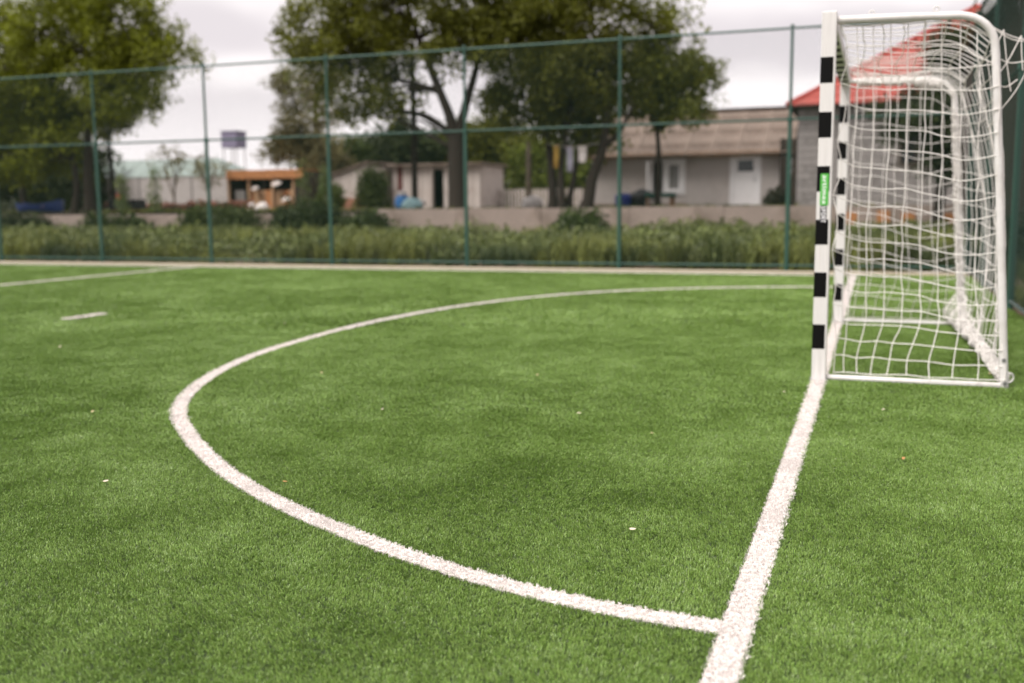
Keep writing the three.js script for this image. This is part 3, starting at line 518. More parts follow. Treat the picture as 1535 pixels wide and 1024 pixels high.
{ // pale lean-to and boarded hut
  const a = thing('lean_to', 'pale lean to with a single sloping roof beside the boarded hut', 'shed', [0, YARD, -34]);
  const n = 7; for (let i = 0; i < n; i++) { const x = -22.4 + i * 0.25, q = x + 0.24, t = v => 1.46 + (v + 22.4) / 1.72 * 0.5; obj('board', slab([[x, 0], [q, 0], [q, t(q)], [x, t(x)]], -0.04, 0.006 * (i % 2)), M.whiteBoard[i % 2], a); }
  obj('side_wall', bx(0.05, 1.9, 2.6, -20.68, 0.95, -1.35), M.whiteBoard[1], a); const r = obj('roof_slope', bx(2.0, 0.05, 2.9, -21.55, 1.78, -1.3), M.sheet, a); r.geometry.translate(21.55, -1.78, 0); r.position.set(-21.55, 1.78, 0); r.rotation.z = 0.283;
  obj('brick_footing', bx(1.72, 0.5, 0.1, -21.52, 0.25, 0.07), M.brick, a);
  const h = thing('boarded_hut', 'pale hut of upright boards with a dark doorway behind the thick tree trunk', 'hut', [0, YARD, -36]);
  for (let i = 0; i < 17; i++) { const x = -20.4 + i * 0.25; if (i === 8 || i === 9) { obj('board', bx(0.24, 0.15, 0.05, x + 0.12, 1.82, 0), M.whiteBoard[1], h); continue; } obj('board', bx(0.24, 1.9, 0.05, x + 0.12, 0.95, 0.008 * (i % 2)), i === 1 || i === 4 ? M.maroon : M.whiteBoard[i % 2], h); }
  { const d = obj('door', bx(0.46, 1.72, 0.03, -18.62, 0.87, -0.28), M.whiteBoard[1], h); d.geometry.translate(18.39, 0, 0.28); d.position.set(-18.39, 0, -0.02); d.rotation.y = 1.75; } obj('roof', bx(4.6, 0.08, 3.4, -18.25, 1.96, -1.4), M.sheet, h); obj('back_wall', bx(4.2, 1.85, 0.05, -18.25, 0.93, -2.9), M.darkWood[1], h);
  obj('side_wall', bx(0.05, 1.88, 2.8, -20.36, 0.94, -1.45), M.whiteBoard[1], h); obj('side_wall', bx(0.05, 1.88, 2.8, -16.14, 0.94, -1.45), M.whiteBoard[1], h);
  const p = thing('picket_fence', 'weathered grey picket fence beside the boarded hut', 'fence', [0, YARD, -38]);
  for (let i = 0; i < 34; i++) obj('picket', slab([[0, 0], [0.1, 0], [0.1, 0.8], [0.05, 0.88], [0, 0.8]].map(([u, v]) => [u - 16.8 + i * 0.16, v]), 0, 0.02), M.whiteBoard[i % 2], p);
  for (const y of [0.2, 0.62]) obj('rail', bx(5.5, 0.07, 0.04, -14.1, y, -0.021), M.barkPale, p);
  const q = thing('timber_post', 'pale upright timber post in front of the picket fence', 'post', [-11.9, YARD, -30]); obj('shaft', tube([[0, 0, 0], [0.02, 2.4, 0]], [0.1, 0.085], 9), M.barkPale, q); obj('cap', bx(0.2, 0.04, 0.2, 0.02, 2.42, 0), M.barkPale, q);
  const t = thing('water_tank', 'lilac grey square tank raised on legs above the sheds', 'tank', [-45.3, YARD, -60]);
  obj('tank', bx(1.3, 1.15, 1.3, 0, 5.15, 0), M.lilac, t); obj('lid', bx(1.4, 0.08, 1.4, 0, 5.77, 0), M.lilac, t); for (const [x, z] of [[-0.55, -0.55], [0.55, -0.55], [-0.55, 0.55], [0.55, 0.55]]) obj('leg', bx(0.05, 4.56, 0.05, x, 2.28, z), M.galv, t);
}
// ---------------------------------------------------------------- odds and ends in the yard
const at = (x, z, y = YARD) => [x, y + 0.01, z];
function lathe(pts, seg = 18) { return new THREE.LatheGeometry(pts.map(([r, y]) => new THREE.Vector2(r, y)), seg); }
function blob(seed, sx, sy, sz) { const g = new THREE.IcosahedronGeometry(1, 3), p = g.attributes.position; for (let i = 0; i < p.count; i++) { const x = p.getX(i), y = p.getY(i), z = p.getZ(i), k = 0.72 + 0.5 * fbm(x * 2.1 + seed, y * 2.1, z * 2.1, 3); p.setXYZ(i, x * k * sx, (Math.max(y * k, -0.55) + 0.55) * sy, z * k * sz); } g.computeVertexNormals(); return toCreasedNormals(g, 0.9); }
{
  const b = thing('barrel', 'round blue plastic barrel by the wall of the low house', 'barrel', at(-8.08, -29)); obj('body', lathe([[0, 0], [0.24, 0], [0.28, 0.06], [0.29, 0.2], [0.275, 0.24], [0.29, 0.28], [0.28, 0.42], [0.22, 0.47], [0, 0.47]]), M.bluePaint, b); obj('lid', lathe([[0, 0.47], [0.2, 0.47], [0.2, 0.5], [0, 0.5]]), M.bluePaint, b);
  const t = thing('garden_table', 'dark green table standing under the window of the low house', 'table', at(-6.75, -29)); obj('tabletop', rbx(1.0, 0.14, 0.7, 0.03, 0, 0.42, 0), M.greenPaint, t); for (const [x, z] of [[-0.4, -0.25], [0.4, -0.25], [-0.4, 0.25], [0.4, 0.25]]) obj('leg', bx(0.08, 0.35, 0.08, x, 0.175, z), M.tan, t);
  const k = thing('junk_heap', 'heap of dark junk between the blue barrel and the green table', 'junk', at(-7.5, -29.3)); obj('heap', blob(3, 0.5, 0.42, 0.4), M.blackPlastic, k); obj('rag', blob(5, 0.22, 0.16, 0.2).translate(0.45, 0.1, 0.35), M.whiteBag, k);
  const bt = thing('blue_boat', 'small dark blue boat lying on the bank under the big trees', 'boat', at(-30.0, -25)); {
    const pts = []; const idx = []; const N = 20, K = 8; for (let i = 0; i <= N; i++) { const t2 = i / N, x = mix(-1.05, 1.05, t2), w = 0.36 * Math.pow(Math.sin(Math.PI * (0.12 + 0.85 * t2)), 0.6), sh = 0.32 + 0.2 * Math.pow(Math.abs(t2 - 0.4) / 0.6, 2.2); for (let k2 = 0; k2 <= K; k2++) { const a = Math.PI * k2 / K; pts.push(x, sh * (1 - Math.sin(a)) + 0.0, w * Math.cos(a)); } }
    for (let i = 0; i < N; i++) for (let k2 = 0; k2 < K; k2++) { const a = i * (K + 1) + k2; idx.push(a, a + 1, a + K + 1, a + 1, a + K + 2, a + K + 1); } const g = new THREE.BufferGeometry(); g.setAttribute('position', new THREE.Float32BufferAttribute(pts, 3)); g.setIndex(idx); g.computeVertexNormals(); obj('hull', g, M.blueTarp, bt); for (const x of [-0.35, 0.35]) obj('thwart', bx(0.16, 0.03, 0.62, x, 0.24, 0), M.tan, bt); }
  const tr = thing('black_trough', 'low black trough on rusty feet near a thin trunk', 'trough', at(-26.8, -26)); obj('tub', [bx(1.3, 0.06, 0.6, 0, 0.12, 0), bx(1.3, 0.32, 0.05, 0, 0.31, 0.275), bx(1.3, 0.32, 0.05, 0, 0.31, -0.275), bx(0.05, 0.32, 0.5, 0.625, 0.31, 0), bx(0.05, 0.32, 0.5, -0.625, 0.31, 0)], M.blackPlastic, tr); for (const x of [-0.45, 0.45]) obj('foot', bx(0.1, 0.09, 0.5, x, 0.045, 0), M.rust, tr);
  const rb = thing('red_bucket', 'bright red bucket upturned on the brick heap', 'bucket', at(-28.6, -27.6, 1.28)); obj('body', lathe([[0, 0.36], [0.16, 0.36], [0.22, 0.02], [0.235, 0.0], [0.2, 0.0]]), M.red, rb); obj('handle', new THREE.TorusGeometry(0.2, 0.01, 5, 16, Math.PI).rotateX(1.9).translate(0, 0.03, 0), M.steel, rb);
  const bp = thing('brick_heap', 'long heap of old red bricks in front of the greenhouse', 'bricks', at(-26.2, -28)); const R = rng(31), gs = []; for (let i = 0; i < 420; i++) { const u = R(), x = mix(-2.9, 3.4, u), hgt = 0.42 * (0.5 + 0.5 * noise3(x * 1.3, 2, 4)); const g = bx(0.25, 0.065, 0.12); g.rotateX((R() - 0.5) * 0.9).rotateY(R() * 3.1).rotateZ((R() - 0.5) * 0.9).translate(x, R() * hgt + 0.03, (R() - 0.5) * 1.2); gs.push(g); } obj('bricks', gs, M.brick, bp).userData.kind = 'stuff'; obj('core', blob(9, 3.1, 0.16, 0.7), M.soil, bp);
  const sk = thing('blue_sack', 'blue sack leaning upright beside the thin pole', 'sack', at(-15.15, -26)); obj('sack', blob(12, 0.26, 0.36, 0.2), M.blueLight, sk); obj('neck', blob(13, 0.16, 0.12, 0.14).translate(0, 0.48, 0), M.whiteBag, sk);
  const cb = thing('pale_bag', 'pale turquoise bag slumped against the blue sack', 'bag', at(-14.62, -25.7)); obj('bag', blob(15, 0.42, 0.26, 0.25), M.cyanBag, cb); obj('neck', blob(16, 0.1, 0.1, 0.1).translate(0.4, 0.16, 0), M.whiteBag, cb);
  const pile = (x, z, s, label) => { const o = thing('white_sack', label, 'sack', at(x, z), 'white sacks in the yard'); obj('sack', blob(x, 0.34 * s, 0.24 * s, 0.28 * s), M.whiteBag, o); obj('knot', blob(z, 0.09, 0.08, 0.09).translate(0.1, 0.26 * s, 0), M.whiteBag, o); };
  pile(-13.1, -26, 0.8, 'small white sack at the foot of the thick trunk'); pile(-10.9, -27.4, 1.2, 'white sack in front of the picket fence'); pile(-25.0, -31.6, 0.8, 'white sack against the tan boards of the shed'); pile(-24.3, -31.4, 0.9, 'larger white sack against the tan boards of the shed'); pile(-27.6, -31, 0.7, 'white sack beside the brick heap');
  // laundry between the tree stems
  const ln = thing('clothesline', 'thin clothesline strung between the leaning stems', 'clothesline', [0, 0, -24.75]); obj('cord', tube(curve([[-9.6, 2.95, 0], [-8.7, 2.8, 0], [-7.85, 2.9, 0]], 12), 0.008, 5), M.whiteBag, ln);
  const cloth = (x, y, w, h, mat, name, label) => { const g = new THREE.PlaneGeometry(w, h, 10, 12), p = g.attributes.position; for (let i = 0; i < p.count; i++) { const u = p.getX(i) / w, v = p.getY(i) / h; p.setXYZ(i, p.getX(i) * (0.8 + 0.25 * v), p.getY(i) - h / 2, 0.03 * Math.sin(u * 11) * (0.7 - v) + 0.02 * Math.sin(v * 7 + x)); } g.computeVertexNormals(); const o = thing(name, label, 'laundry', [x, y, -24.7], 'laundry on the clothesline'); obj('cloth', g, mat, o); obj('peg', bx(0.02, 0.08, 0.02, -w * 0.35, 0, 0), M.tan, o); obj('peg', bx(0.02, 0.08, 0.02, w * 0.35, 0, 0), M.tan, o); };
  cloth(-9.2, 2.86, 0.18, 0.7, M.yellowCloth, 'hanging_cloth', 'ochre cloth hanging on the clothesline'); cloth(-8.35, 2.82, 0.3, 0.5, M.whiteBag, 'hanging_cloth', 'white cloth hanging on the clothesline'); cloth(-8.75, 2.8, 0.24, 0.75, M.greyCloth, 'hanging_cloth', 'pale grey cloth hanging on the clothesline');
}
console.log('yard done');

// ---------------------------------------------------------------- trees
function leafCluster(seed, n, rad, len, wid) {
  const R = rng(seed), pos = [], idx = [];
  for (let i = 0; i < n; i++) {
    const d = new THREE.Vector3(R() - 0.5, R() - 0.5, R() - 0.5).normalize(), c = d.clone().multiplyScalar(rad * Math.cbrt(R())), t = new THREE.Vector3(R() - 0.5, R() - 0.75, R() - 0.5).normalize(), s = new THREE.Vector3().crossVectors(t, new THREE.Vector3(R() - 0.5, R() + 0.3, R() - 0.5)).normalize();
    const L = len * (0.7 + R() * 0.6), w = wid * (0.7 + R() * 0.6), k = pos.length / 3, nn = new THREE.Vector3().crossVectors(s, t).multiplyScalar(w * 0.25);
    const q = (a, b, e) => pos.push(c.x + t.x * a + s.x * b + nn.x * e, c.y + t.y * a + s.y * b + nn.y * e, c.z + t.z * a + s.z * b + nn.z * e);
    q(0, 0, 0); q(L * 0.45, w / 2, 1); q(L, 0, 0); q(L * 0.45, -w / 2, 1); idx.push(k, k + 1, k + 2, k, k + 2, k + 3);
  }
  const g = new THREE.BufferGeometry(); g.setAttribute('position', new THREE.Float32BufferAttribute(pos, 3)); g.setIndex(idx); g.computeVertexNormals(); return g;
}
const leafMat = new THREE.MeshPhysicalMaterial({ color: 0xffffff, roughness: 0.75, transmission: 0.35, thickness: 0 });
const clusters = [leafCluster(1, 16, 0.26, 0.15, 0.085), leafCluster(2, 16, 0.26, 0.15, 0.085), leafCluster(3, 14, 0.3, 0.13, 0.07)];
const leafMatV = new THREE.MeshPhysicalMaterial({ color: 0xffffff, roughness: 0.7, transmission: 0.42, thickness: 0, specularIntensity: 0.35, vertexColors: true });
function leaves(lists) { // all sprays of one crown in one mesh, a tint per spray
  let nv = 0, ni = 0; lists.forEach((l, i) => { nv += l.length * clusters[i].attributes.position.count; ni += l.length * clusters[i].index.count; });
  const pos = new Float32Array(nv * 3), nor = new Float32Array(nv * 3), col = new Float32Array(nv * 3), idx = new Uint32Array(ni), v = new THREE.Vector3(); let o = 0, k = 0;
  lists.forEach((l, i) => { const P = clusters[i].attributes.position, N = clusters[i].attributes.normal, I = clusters[i].index.array; for (const [m, c] of l) { for (const x of I) idx[k++] = x + o; for (let j = 0; j < P.count; j++, o++) { v.fromBufferAttribute(P, j).applyMatrix4(m).toArray(pos, o * 3); v.fromBufferAttribute(N, j).transformDirection(m).toArray(nor, o * 3); c.toArray(col, o * 3); } } });
  const g = new THREE.BufferGeometry(); g.setAttribute('position', new THREE.BufferAttribute(pos, 3)); g.setAttribute('normal', new THREE.BufferAttribute(nor, 3)); g.setAttribute('color', new THREE.BufferAttribute(col, 3)); g.setIndex(new THREE.BufferAttribute(idx, 1)); return g;
}
// stems: list of polylines with end radii; crown: ellipsoids [x, y, z, rx, ry, rz, clumps, sprays per clump]
function tree(name, label, base, stems, crown, col, seed, group, opt = {}) {
  const t = thing(name, label, 'tree', base, group), R = rng(seed), bark = opt.bark ?? M.bark, lists = [[], [], []], limbs = [];
  stems.forEach(([pts, r0, r1]) => { const c = curve(pts, 14); obj('trunk', tube(c.map(([x, y, z], i) => [x + 0.03 * (noise3(i * 0.7, seed, 1) - 0.5), y, z]), c.map((_, i) => mix(r0, r1, i / 14) * (i === 0 ? 1.25 : 1)), 10), bark, t); });
  const nodes = stems.flatMap(([pts, r0, r1]) => curve(pts, 10).map((p, i) => [p, mix(r0, r1, i / 10), i / 10])).filter(n => n[2] > 0.45);
  const mt = new THREE.Matrix4(), q = new THREE.Quaternion(), e = new THREE.Euler();
  for (const [cx, cy, cz, rx, ry, rz, nc, ns] of crown) for (let i = 0; i < nc; i++) {
    const d = new THREE.Vector3(R() - 0.5, R() - 0.5, R() - 0.5).normalize(), k = Math.pow(R(), 0.42), p = [cx + d.x * rx * k, cy + d.y * ry * k, cz + d.z * rz * k];
    let best = nodes[0], bd = 1e9; for (const n of nodes) { const dd = Math.hypot(n[0][0] - p[0], (n[0][1] - p[1]) * 1.4 + 0.8, n[0][2] - p[2]) + R() * 0.5; if (dd < bd && n[0][1] < p[1] + 0.6) { bd = dd; best = n; } }
    const s = best[0], L = Math.hypot(p[0] - s[0], p[1] - s[1], p[2] - s[2]), r0 = Math.min(best[1] * 0.6, 0.012 + L * 0.016);
    const c = curve([s, [mix(s[0], p[0], 0.4) + (R() - 0.5) * 0.2 * L, mix(s[1], p[1], 0.5) + 0.08 * L, mix(s[2], p[2], 0.4) + (R() - 0.5) * 0.2 * L], [mix(s[0], p[0], 0.75) + (R() - 0.5) * 0.1 * L, mix(s[1], p[1], 0.8) + 0.05 * L, mix(s[2], p[2], 0.75)], p], 8);
    limbs.push(tube(c, c.map((_, j) => mix(r0, 0.008, j / 8)), 5, false));
    const sr = (0.30 + R() * 0.42) * (opt.clump ?? 1), flat = 0.65 + R() * 0.3, tone = 0.75 + R() * 0.5, m = Math.round(ns * (0.6 + R() * 0.8));
    for (let j = 0; j < m; j++) {
      const f = new THREE.Vector3(R() - 0.5, R() - 0.5, R() - 0.5).normalize().multiplyScalar(sr * Math.cbrt(R()) * 1.15), z = (0.75 + R() * 0.5) * (opt.leaf ?? 1), g = tone * (0.75 + R() * 0.5);
      e.set(R() * 6.3, R() * 6.3, R() * 6.3); q.setFromEuler(e); mt.compose(new THREE.Vector3(p[0] + f.x, p[1] + f.y * flat, p[2] + f.z), q, new THREE.Vector3(z, z, z));
      lists[Math.floor(R() * 3)].push([mt.clone(), lin(col[0] * g, col[1] * g, col[2] * g)]);
    }
  }
  if (limbs.length) obj('branches', limbs, bark, t);
  obj('crown', leaves(lists), leafMatV, t);
  return t;
}
const green = [0.130, 0.142, 0.010], lime = [0.15, 0.19, 0.022], olive = [0.21, 0.19, 0.085], deep = [0.04, 0.056, 0.012];
const yd = YARD - 0.02;
tree('broad_tree', 'broad dark tree with one thick straight trunk standing behind the wall', [-12.25, yd, -24], [[[[0, 0, 0], [-0.02, 1.2, 0], [0.0, 2.3, 0]], 0.31, 0.27], [[[0.0, 2.2, 0], [-0.25, 3.1, 0.1], [-0.9, 4.6, 0.1], [-1.6, 6.4, 0]], 0.2, 0.06], [[[0.02, 2.2, 0], [0.3, 3.2, 0], [0.7, 4.8, -0.2], [0.9, 7.2, 0]], 0.18, 0.05], [[[-0.5, 3.7, 0.1], [-1.8, 4.1, 0.4], [-3.4, 4.4, 0.4]], 0.1, 0.03]],
  [[-1.2, 6.2, 0, 3.4, 2.2, 2.4, 71, 14], [-4.2, 5.8, 0.2, 2.8, 1.7, 2.0, 48, 12], [-1.5, 8.8, 0, 3.6, 2.2, 3, 46, 13], [-2.7, 3.6, 0.3, 2.2, 1.0, 1.4, 27, 8], [0.6, 5.4, 0, 1.2, 1.8, 1.8, 23, 13]], green, 201, 'trees behind the wall');
tree('leaning_tree', 'dark bushy tree on several leaning stems beside the laundry', [-8.9, yd, -25], [[[[-0.5, 0, 0], [-0.55, 1.3, 0], [-0.8, 3, 0], [-1.2, 5.2, 0]], 0.17, 0.06], [[[-0.15, 0, 0.2], [-0.2, 1.4, 0.1], [0.1, 3.2, 0], [0, 6, 0]], 0.13, 0.05], [[[0.6, 0, 0], [0.8, 1.0, 0], [1.15, 2.0, 0], [1.2, 3.4, 0], [0.8, 5.4, 0]], 0.21, 0.07], [[[1.12, 1.9, 0], [1.6, 2.3, 0], [2.1, 3.1, 0.1]], 0.09, 0.04], [[[-0.05, 0, -0.1], [0.15, 1.1, -0.2], [0.4, 2.2, -0.2]], 0.12, 0.05]],
  [[-0.6, 5.0, 0, 2.4, 2.2, 2.2, 73, 17], [0.5, 4.2, 0, 1.9, 1.5, 1.8, 46, 16], [-0.4, 7.6, 0, 2.6, 2.2, 2.4, 48, 14], [-1.5, 3.2, -0.2, 1.3, 0.9, 1.2, 20, 13], [0.2, 2.6, -0.9, 1.2, 0.9, 0.8, 16, 13]], green, 202, 'trees behind the wall');
tree('slender_tree', 'slender tree with a pale green crown in front of the low house roof', [-6.46, yd, -27], [[[[0, 0, 0], [0.02, 1.6, 0], [-0.04, 3.2, 0], [0.1, 5.4, 0]], 0.11, 0.04]],
  [[0.1, 4.3, 0, 1.5, 1.4, 1.4, 39, 13], [0.7, 3.7, 0, 1.1, 1.2, 1.1, 20, 12], [-0.3, 5.7, 0, 1.3, 1.0, 1.2, 23, 9]], [0.14, 0.16, 0.014], 203, 'trees behind the wall');
tree('spreading_tree', 'tall spreading bright green tree rising from the bank by the blue boat', [-26.8, yd, -24], [[[[0, 0, 0], [0.08, 2, 0], [0.3, 4.4, 0], [0.2, 7.4, 0]], 0.2, 0.06], [[[-0.6, 0, 0.1], [-0.4, 0.9, 0.1], [-0.9, 3, 0], [-2.6, 5.6, 0]], 0.16, 0.05], [[[0.3, 4.0, 0], [1.6, 5.2, 0.2], [3.2, 5.9, 0.2]], 0.09, 0.03]],
  [[0.8, 6.6, 0, 3.0, 1.9, 2.4, 70, 16], [-3.2, 5.6, 0, 3.4, 2.8, 2.4, 92, 16], [3.4, 5.4, 0.2, 1.8, 0.8, 1.3, 22, 8], [2.3, 3.9, 0.3, 1.9, 1.2, 1.2, 33, 8], [-3.0, 2.6, 0, 2.8, 1.4, 1.5, 59, 13], [1.6, 4.9, 0.2, 1.8, 0.9, 1.4, 24, 10], [-0.7, 3.4, 0, 1.4, 1.6, 1.2, 28, 10]], [0.185, 0.215, 0.010], 204, 'trees by the boat');
tree('thin_tree', 'thin straight trunk with a small crown beside the black trough', [-27.45, yd, -26], [[[[0, 0, 0], [0.05, 1.2, 0], [-0.02, 2.6, 0], [0.1, 4, 0]], 0.11, 0.05]], [[0.1, 3.6, 0, 0.9, 0.8, 0.8, 12, 16]], green, 205, 'trees by the boat');
tree('thin_tree', 'thin dark trunk standing next to the stern of the blue boat', [-31.8, yd, -26], [[[[0, 0, 0], [-0.06, 1.4, 0], [0.05, 3.2, 0], [0, 5, 0]], 0.12, 0.05]], [[0, 3.2, 0, 2.2, 1.5, 1.6, 34, 20]], deep, 206, 'trees by the boat');
tree('sparse_tree', 'thin sparse olive tree behind the rusty shed', [-23.3, yd, -35], [[[[0, 0, 0], [0.05, 1.6, 0], [-0.2, 3.4, 0], [-0.5, 6.2, 0]], 0.13, 0.03], [[[0, 2, 0], [-1, 3.6, 0], [-1.6, 5.2, 0]], 0.06, 0.02]], [[-0.7, 5.0, 0, 1.9, 1.7, 1.3, 50, 8], [-1.6, 3.0, 0, 1.6, 0.8, 1.2, 22, 16], [0.3, 2.4, 0, 1.4, 0.8, 1.2, 14, 16]], olive, 207, null, { bark: M.barkPale });
tree('dark_tree', 'dark ivy like tree covering the red roof behind the goal net', [1.6, 0, -19.5], [[[[0, 0, 0], [0.05, 1.6, 0], [-0.1, 3.2, 0], [0.1, 5.2, 0]], 0.14, 0.05]], [[0.25, 3.9, 0, 0.6, 1.0, 0.8, 22, 18], [-0.4, 2.9, 0, 0.9, 0.7, 0.7, 18, 18], [0.55, 4.7, 0, 0.25, 0.5, 0.4, 6, 8], [0.3, 2.4, 0, 0.6, 0.9, 0.7, 14, 16]], deep, 208, null, { clump: 0.7, leaf: 0.8 });
tree('sapling', 'bare pale sapling in front of the greenhouse', [-29.3, yd, -32], [[[[0, 0, 0], [0.1, 1, 0], [0.5, 2.2, 0]], 0.05, 0.02], [[[0.05, 0.6, 0], [-0.3, 1.6, 0], [-0.5, 2.4, 0]], 0.04, 0.015]], [[0, 2.0, 0, 0.8, 0.6, 0.6, 10, 3]], olive, 209, 'bare saplings', { bark: M.barkPale });
tree('sapling', 'forked bare sapling near the corner of the greenhouse', [-27.4, yd, -32], [[[[0, 0, 0], [-0.1, 1, 0], [-0.5, 2.0, 0]], 0.05, 0.02], [[[-0.05, 0.8, 0], [0.3, 1.5, 0], [0.4, 2.1, 0]], 0.04, 0.015]], [[0, 1.8, 0, 0.8, 0.5, 0.6, 9, 3]], olive, 210, 'bare saplings', { bark: M.barkPale });
// wood and hedge masses behind the sheds
tree('back_tree', 'round dark tree showing above the boarded hut', [-24.4, yd, -45], [[[[0, 0, 0], [0, 2, 0], [0, 4, 0]], 0.2, 0.08]], [[0, 2.9, 0, 3.2, 1.6, 1.5, 44, 24]], deep, 211, 'trees behind the sheds', { clump: 1.4, leaf: 1.5 });
tree('back_tree', 'dark tree between the boarded hut and the picket fence', [-19.2, yd, -46], [[[[0, 0, 0], [0, 2, 0], [0, 4, 0]], 0.2, 0.08]], [[0, 2.8, 0, 3.0, 1.9, 1.5, 46, 24]], green, 212, 'trees behind the sheds', { clump: 1.4, leaf: 1.5 });
tree('back_tree', 'light green tree behind the picket fence', [-14.4, yd, -44], [[[[0, 0, 0], [0, 1.4, 0], [0, 2.6, 0]], 0.16, 0.06]], [[0, 1.7, 0, 3.0, 1.4, 1.2, 44, 22]], lime, 213, 'trees behind the sheds', { clump: 1.3, leaf: 1.4 });
tree('back_tree', 'low green tree between the rusty shed and the lean to', [-27.5, yd, -43], [[[[0, 0, 0], [0, 1.4, 0], [0, 2.8, 0]], 0.16, 0.06]], [[0, 2.3, 0, 2.4, 1.3, 1.2, 34, 22]], [0.07, 0.10, 0.018], 214, 'trees behind the sheds', { clump: 1.3, leaf: 1.4 });
tree('back_tree', 'dark thicket of trees behind the blue boat', [-40.5, yd, -36], [[[[0, 0, 0], [0, 1.6, 0], [0.2, 3.4, 0]], 0.2, 0.08]], [[0, 2.0, 0, 4.6, 1.7, 1.2, 66, 20], [1.6, 1.2, 0, 2.4, 1.0, 1.0, 24, 18]], deep, 215, 'trees behind the sheds', { clump: 1.3, leaf: 1.4 });
// thin utility pole by the blue sack
{ const p = thing('wooden_pole', 'thin dark wooden pole rising beside the blue sack', 'pole', [-14.68, yd, -26]); obj('shaft', tube([[0, 0, 0], [0.03, 2.6, 0], [0.02, 5.2, 0]], [0.11, 0.1, 0.085], 10), M.bark, p); obj('cap', lathe([[0.09, 0], [0.09, 0.04], [0, 0.07]]).translate(0.02, 5.2, 0), M.bark, p); }
// bushes on the bank
function bush(label, x, y, z, rx, ry, rz, n, col, seed) { const b = thing('bush', label, 'bush', [x, y, z], 'bushes on the bank'), R = rng(seed), l = [[], [], []], mt = new THREE.Matrix4(), q = new THREE.Quaternion(), e = new THREE.Euler(), st = [];
  for (let i = 0; i < n; i++) { const d = new THREE.Vector3(R() - 0.5, R() * 0.6, R() - 0.5).normalize(), k = Math.cbrt(R()), s = 0.6 + R() * 0.5, g = 0.7 + R() * 0.6; e.set(R() * 6, R() * 6, R() * 6); q.setFromEuler(e); const lump = 0.7 + 0.5 * noise3(d.x * 2.3 + seed, d.y * 2.3, d.z * 2.3); mt.compose(new THREE.Vector3(d.x * rx * k * lump, d.y * ry * k * lump, d.z * rz * k * lump), q, new THREE.Vector3(s, s, s)); l[i % 3].push([mt.clone(), lin(col[0] * g, col[1] * g, col[2] * g)]); }
  for (let i = 0; i < 8; i++) st.push(tube([[0, 0, 0], [(R() - 0.5) * rx, ry * 0.6, (R() - 0.5) * rz]], [0.03, 0.01], 5, false)); obj('stems', st, M.bark, b); obj('foliage', leaves(l), leafMatV, b); }
bush('dark bush on the bank below the lean to', -15.8, 0.1, -20.6, 1.3, 1.1, 0.9, 420, [0.045, 0.068, 0.016], 301); bush('loose bush on the bank below the rusty shed', -18.6, 0.1, -20.2, 1.5, 1.0, 0.9, 420, [0.065, 0.09, 0.02], 302); bush('rounded bush against the concrete wall by the leaning stems', -7.3, 0.05, -20.8, 0.8, 0.75, 0.7, 260, [0.06, 0.09, 0.018], 303);
bush('small bush on the bank beside the dark bush', -13.9, 0.1, -20.9, 0.9, 0.75, 0.7, 200, [0.05, 0.075, 0.016], 304); bush('low wide bush on the bank below the blue boat', -27.5, 0.1, -20.8, 2.2, 0.75, 0.8, 420, [0.042, 0.06, 0.016], 305); bush('low bush on the bank below the greenhouse', -22.8, 0.1, -20.7, 1.6, 0.7, 0.8, 320, [0.055, 0.08, 0.018], 306);
bush('dark bush beyond the fence by the barn', 2.5, 0, -10.8, 0.6, 0.8, 0.9, 260, [0.03, 0.045, 0.012], 307); bush('small dark bush between the two houses', -2.5, YARD, -25.2, 0.35, 0.45, 0.35, 60, [0.03, 0.03, 0.012], 308);
bush('tall leafy bush growing against the lean to', -18.9, YARD, -31, 0.75, 1.75, 0.6, 300, [0.075, 0.105, 0.018], 309); bush('pale green bush between the rusty shed and the lean to', -20.9, YARD, -31.2, 0.6, 1.1, 0.5, 200, [0.10, 0.135, 0.02], 310);
for (const [i, x, z, h, lb] of [[0, -22.9, -22.8, 1.5, 'tall weed stalk by the tan boards'], [1, -24.2, -22.7, 1.25, 'tall weed stalk by the greenhouse corner'], [2, -17.2, -23, 1.7, 'tall leafy weed in front of the lean to'], [3, -16.3, -22.8, 1.4, 'tall leafy weed climbing beside the lean to']]) {
  const w = thing('weed_stalk', lb, 'weed', [x, YARD - 0.02, z], 'tall weeds along the wall'), R = rng(400 + i), l = [], mt = new THREE.Matrix4(), q = new THREE.Quaternion(), e = new THREE.Euler(); obj('stem', tube([[0, 0, 0], [0.04, h, 0]], [0.02, 0.008], 5), M.bark, w);
  for (let k = 0; k < 34; k++) { e.set(R() * 6, R() * 6, R() * 6); q.setFromEuler(e); const s = 0.45 + R() * 0.3, y = R() * h; mt.compose(new THREE.Vector3((R() - 0.5) * 0.36 * (1.2 - y / h), y, (R() - 0.5) * 0.36), q, new THREE.Vector3(s, s, s)); l.push([mt.clone(), lin(0.12 * (0.8 + R() * 0.4), 0.17, 0.03)]); } inst('leaves', clusters[i % 3], leafMat, l, w); }
console.log('trees done');
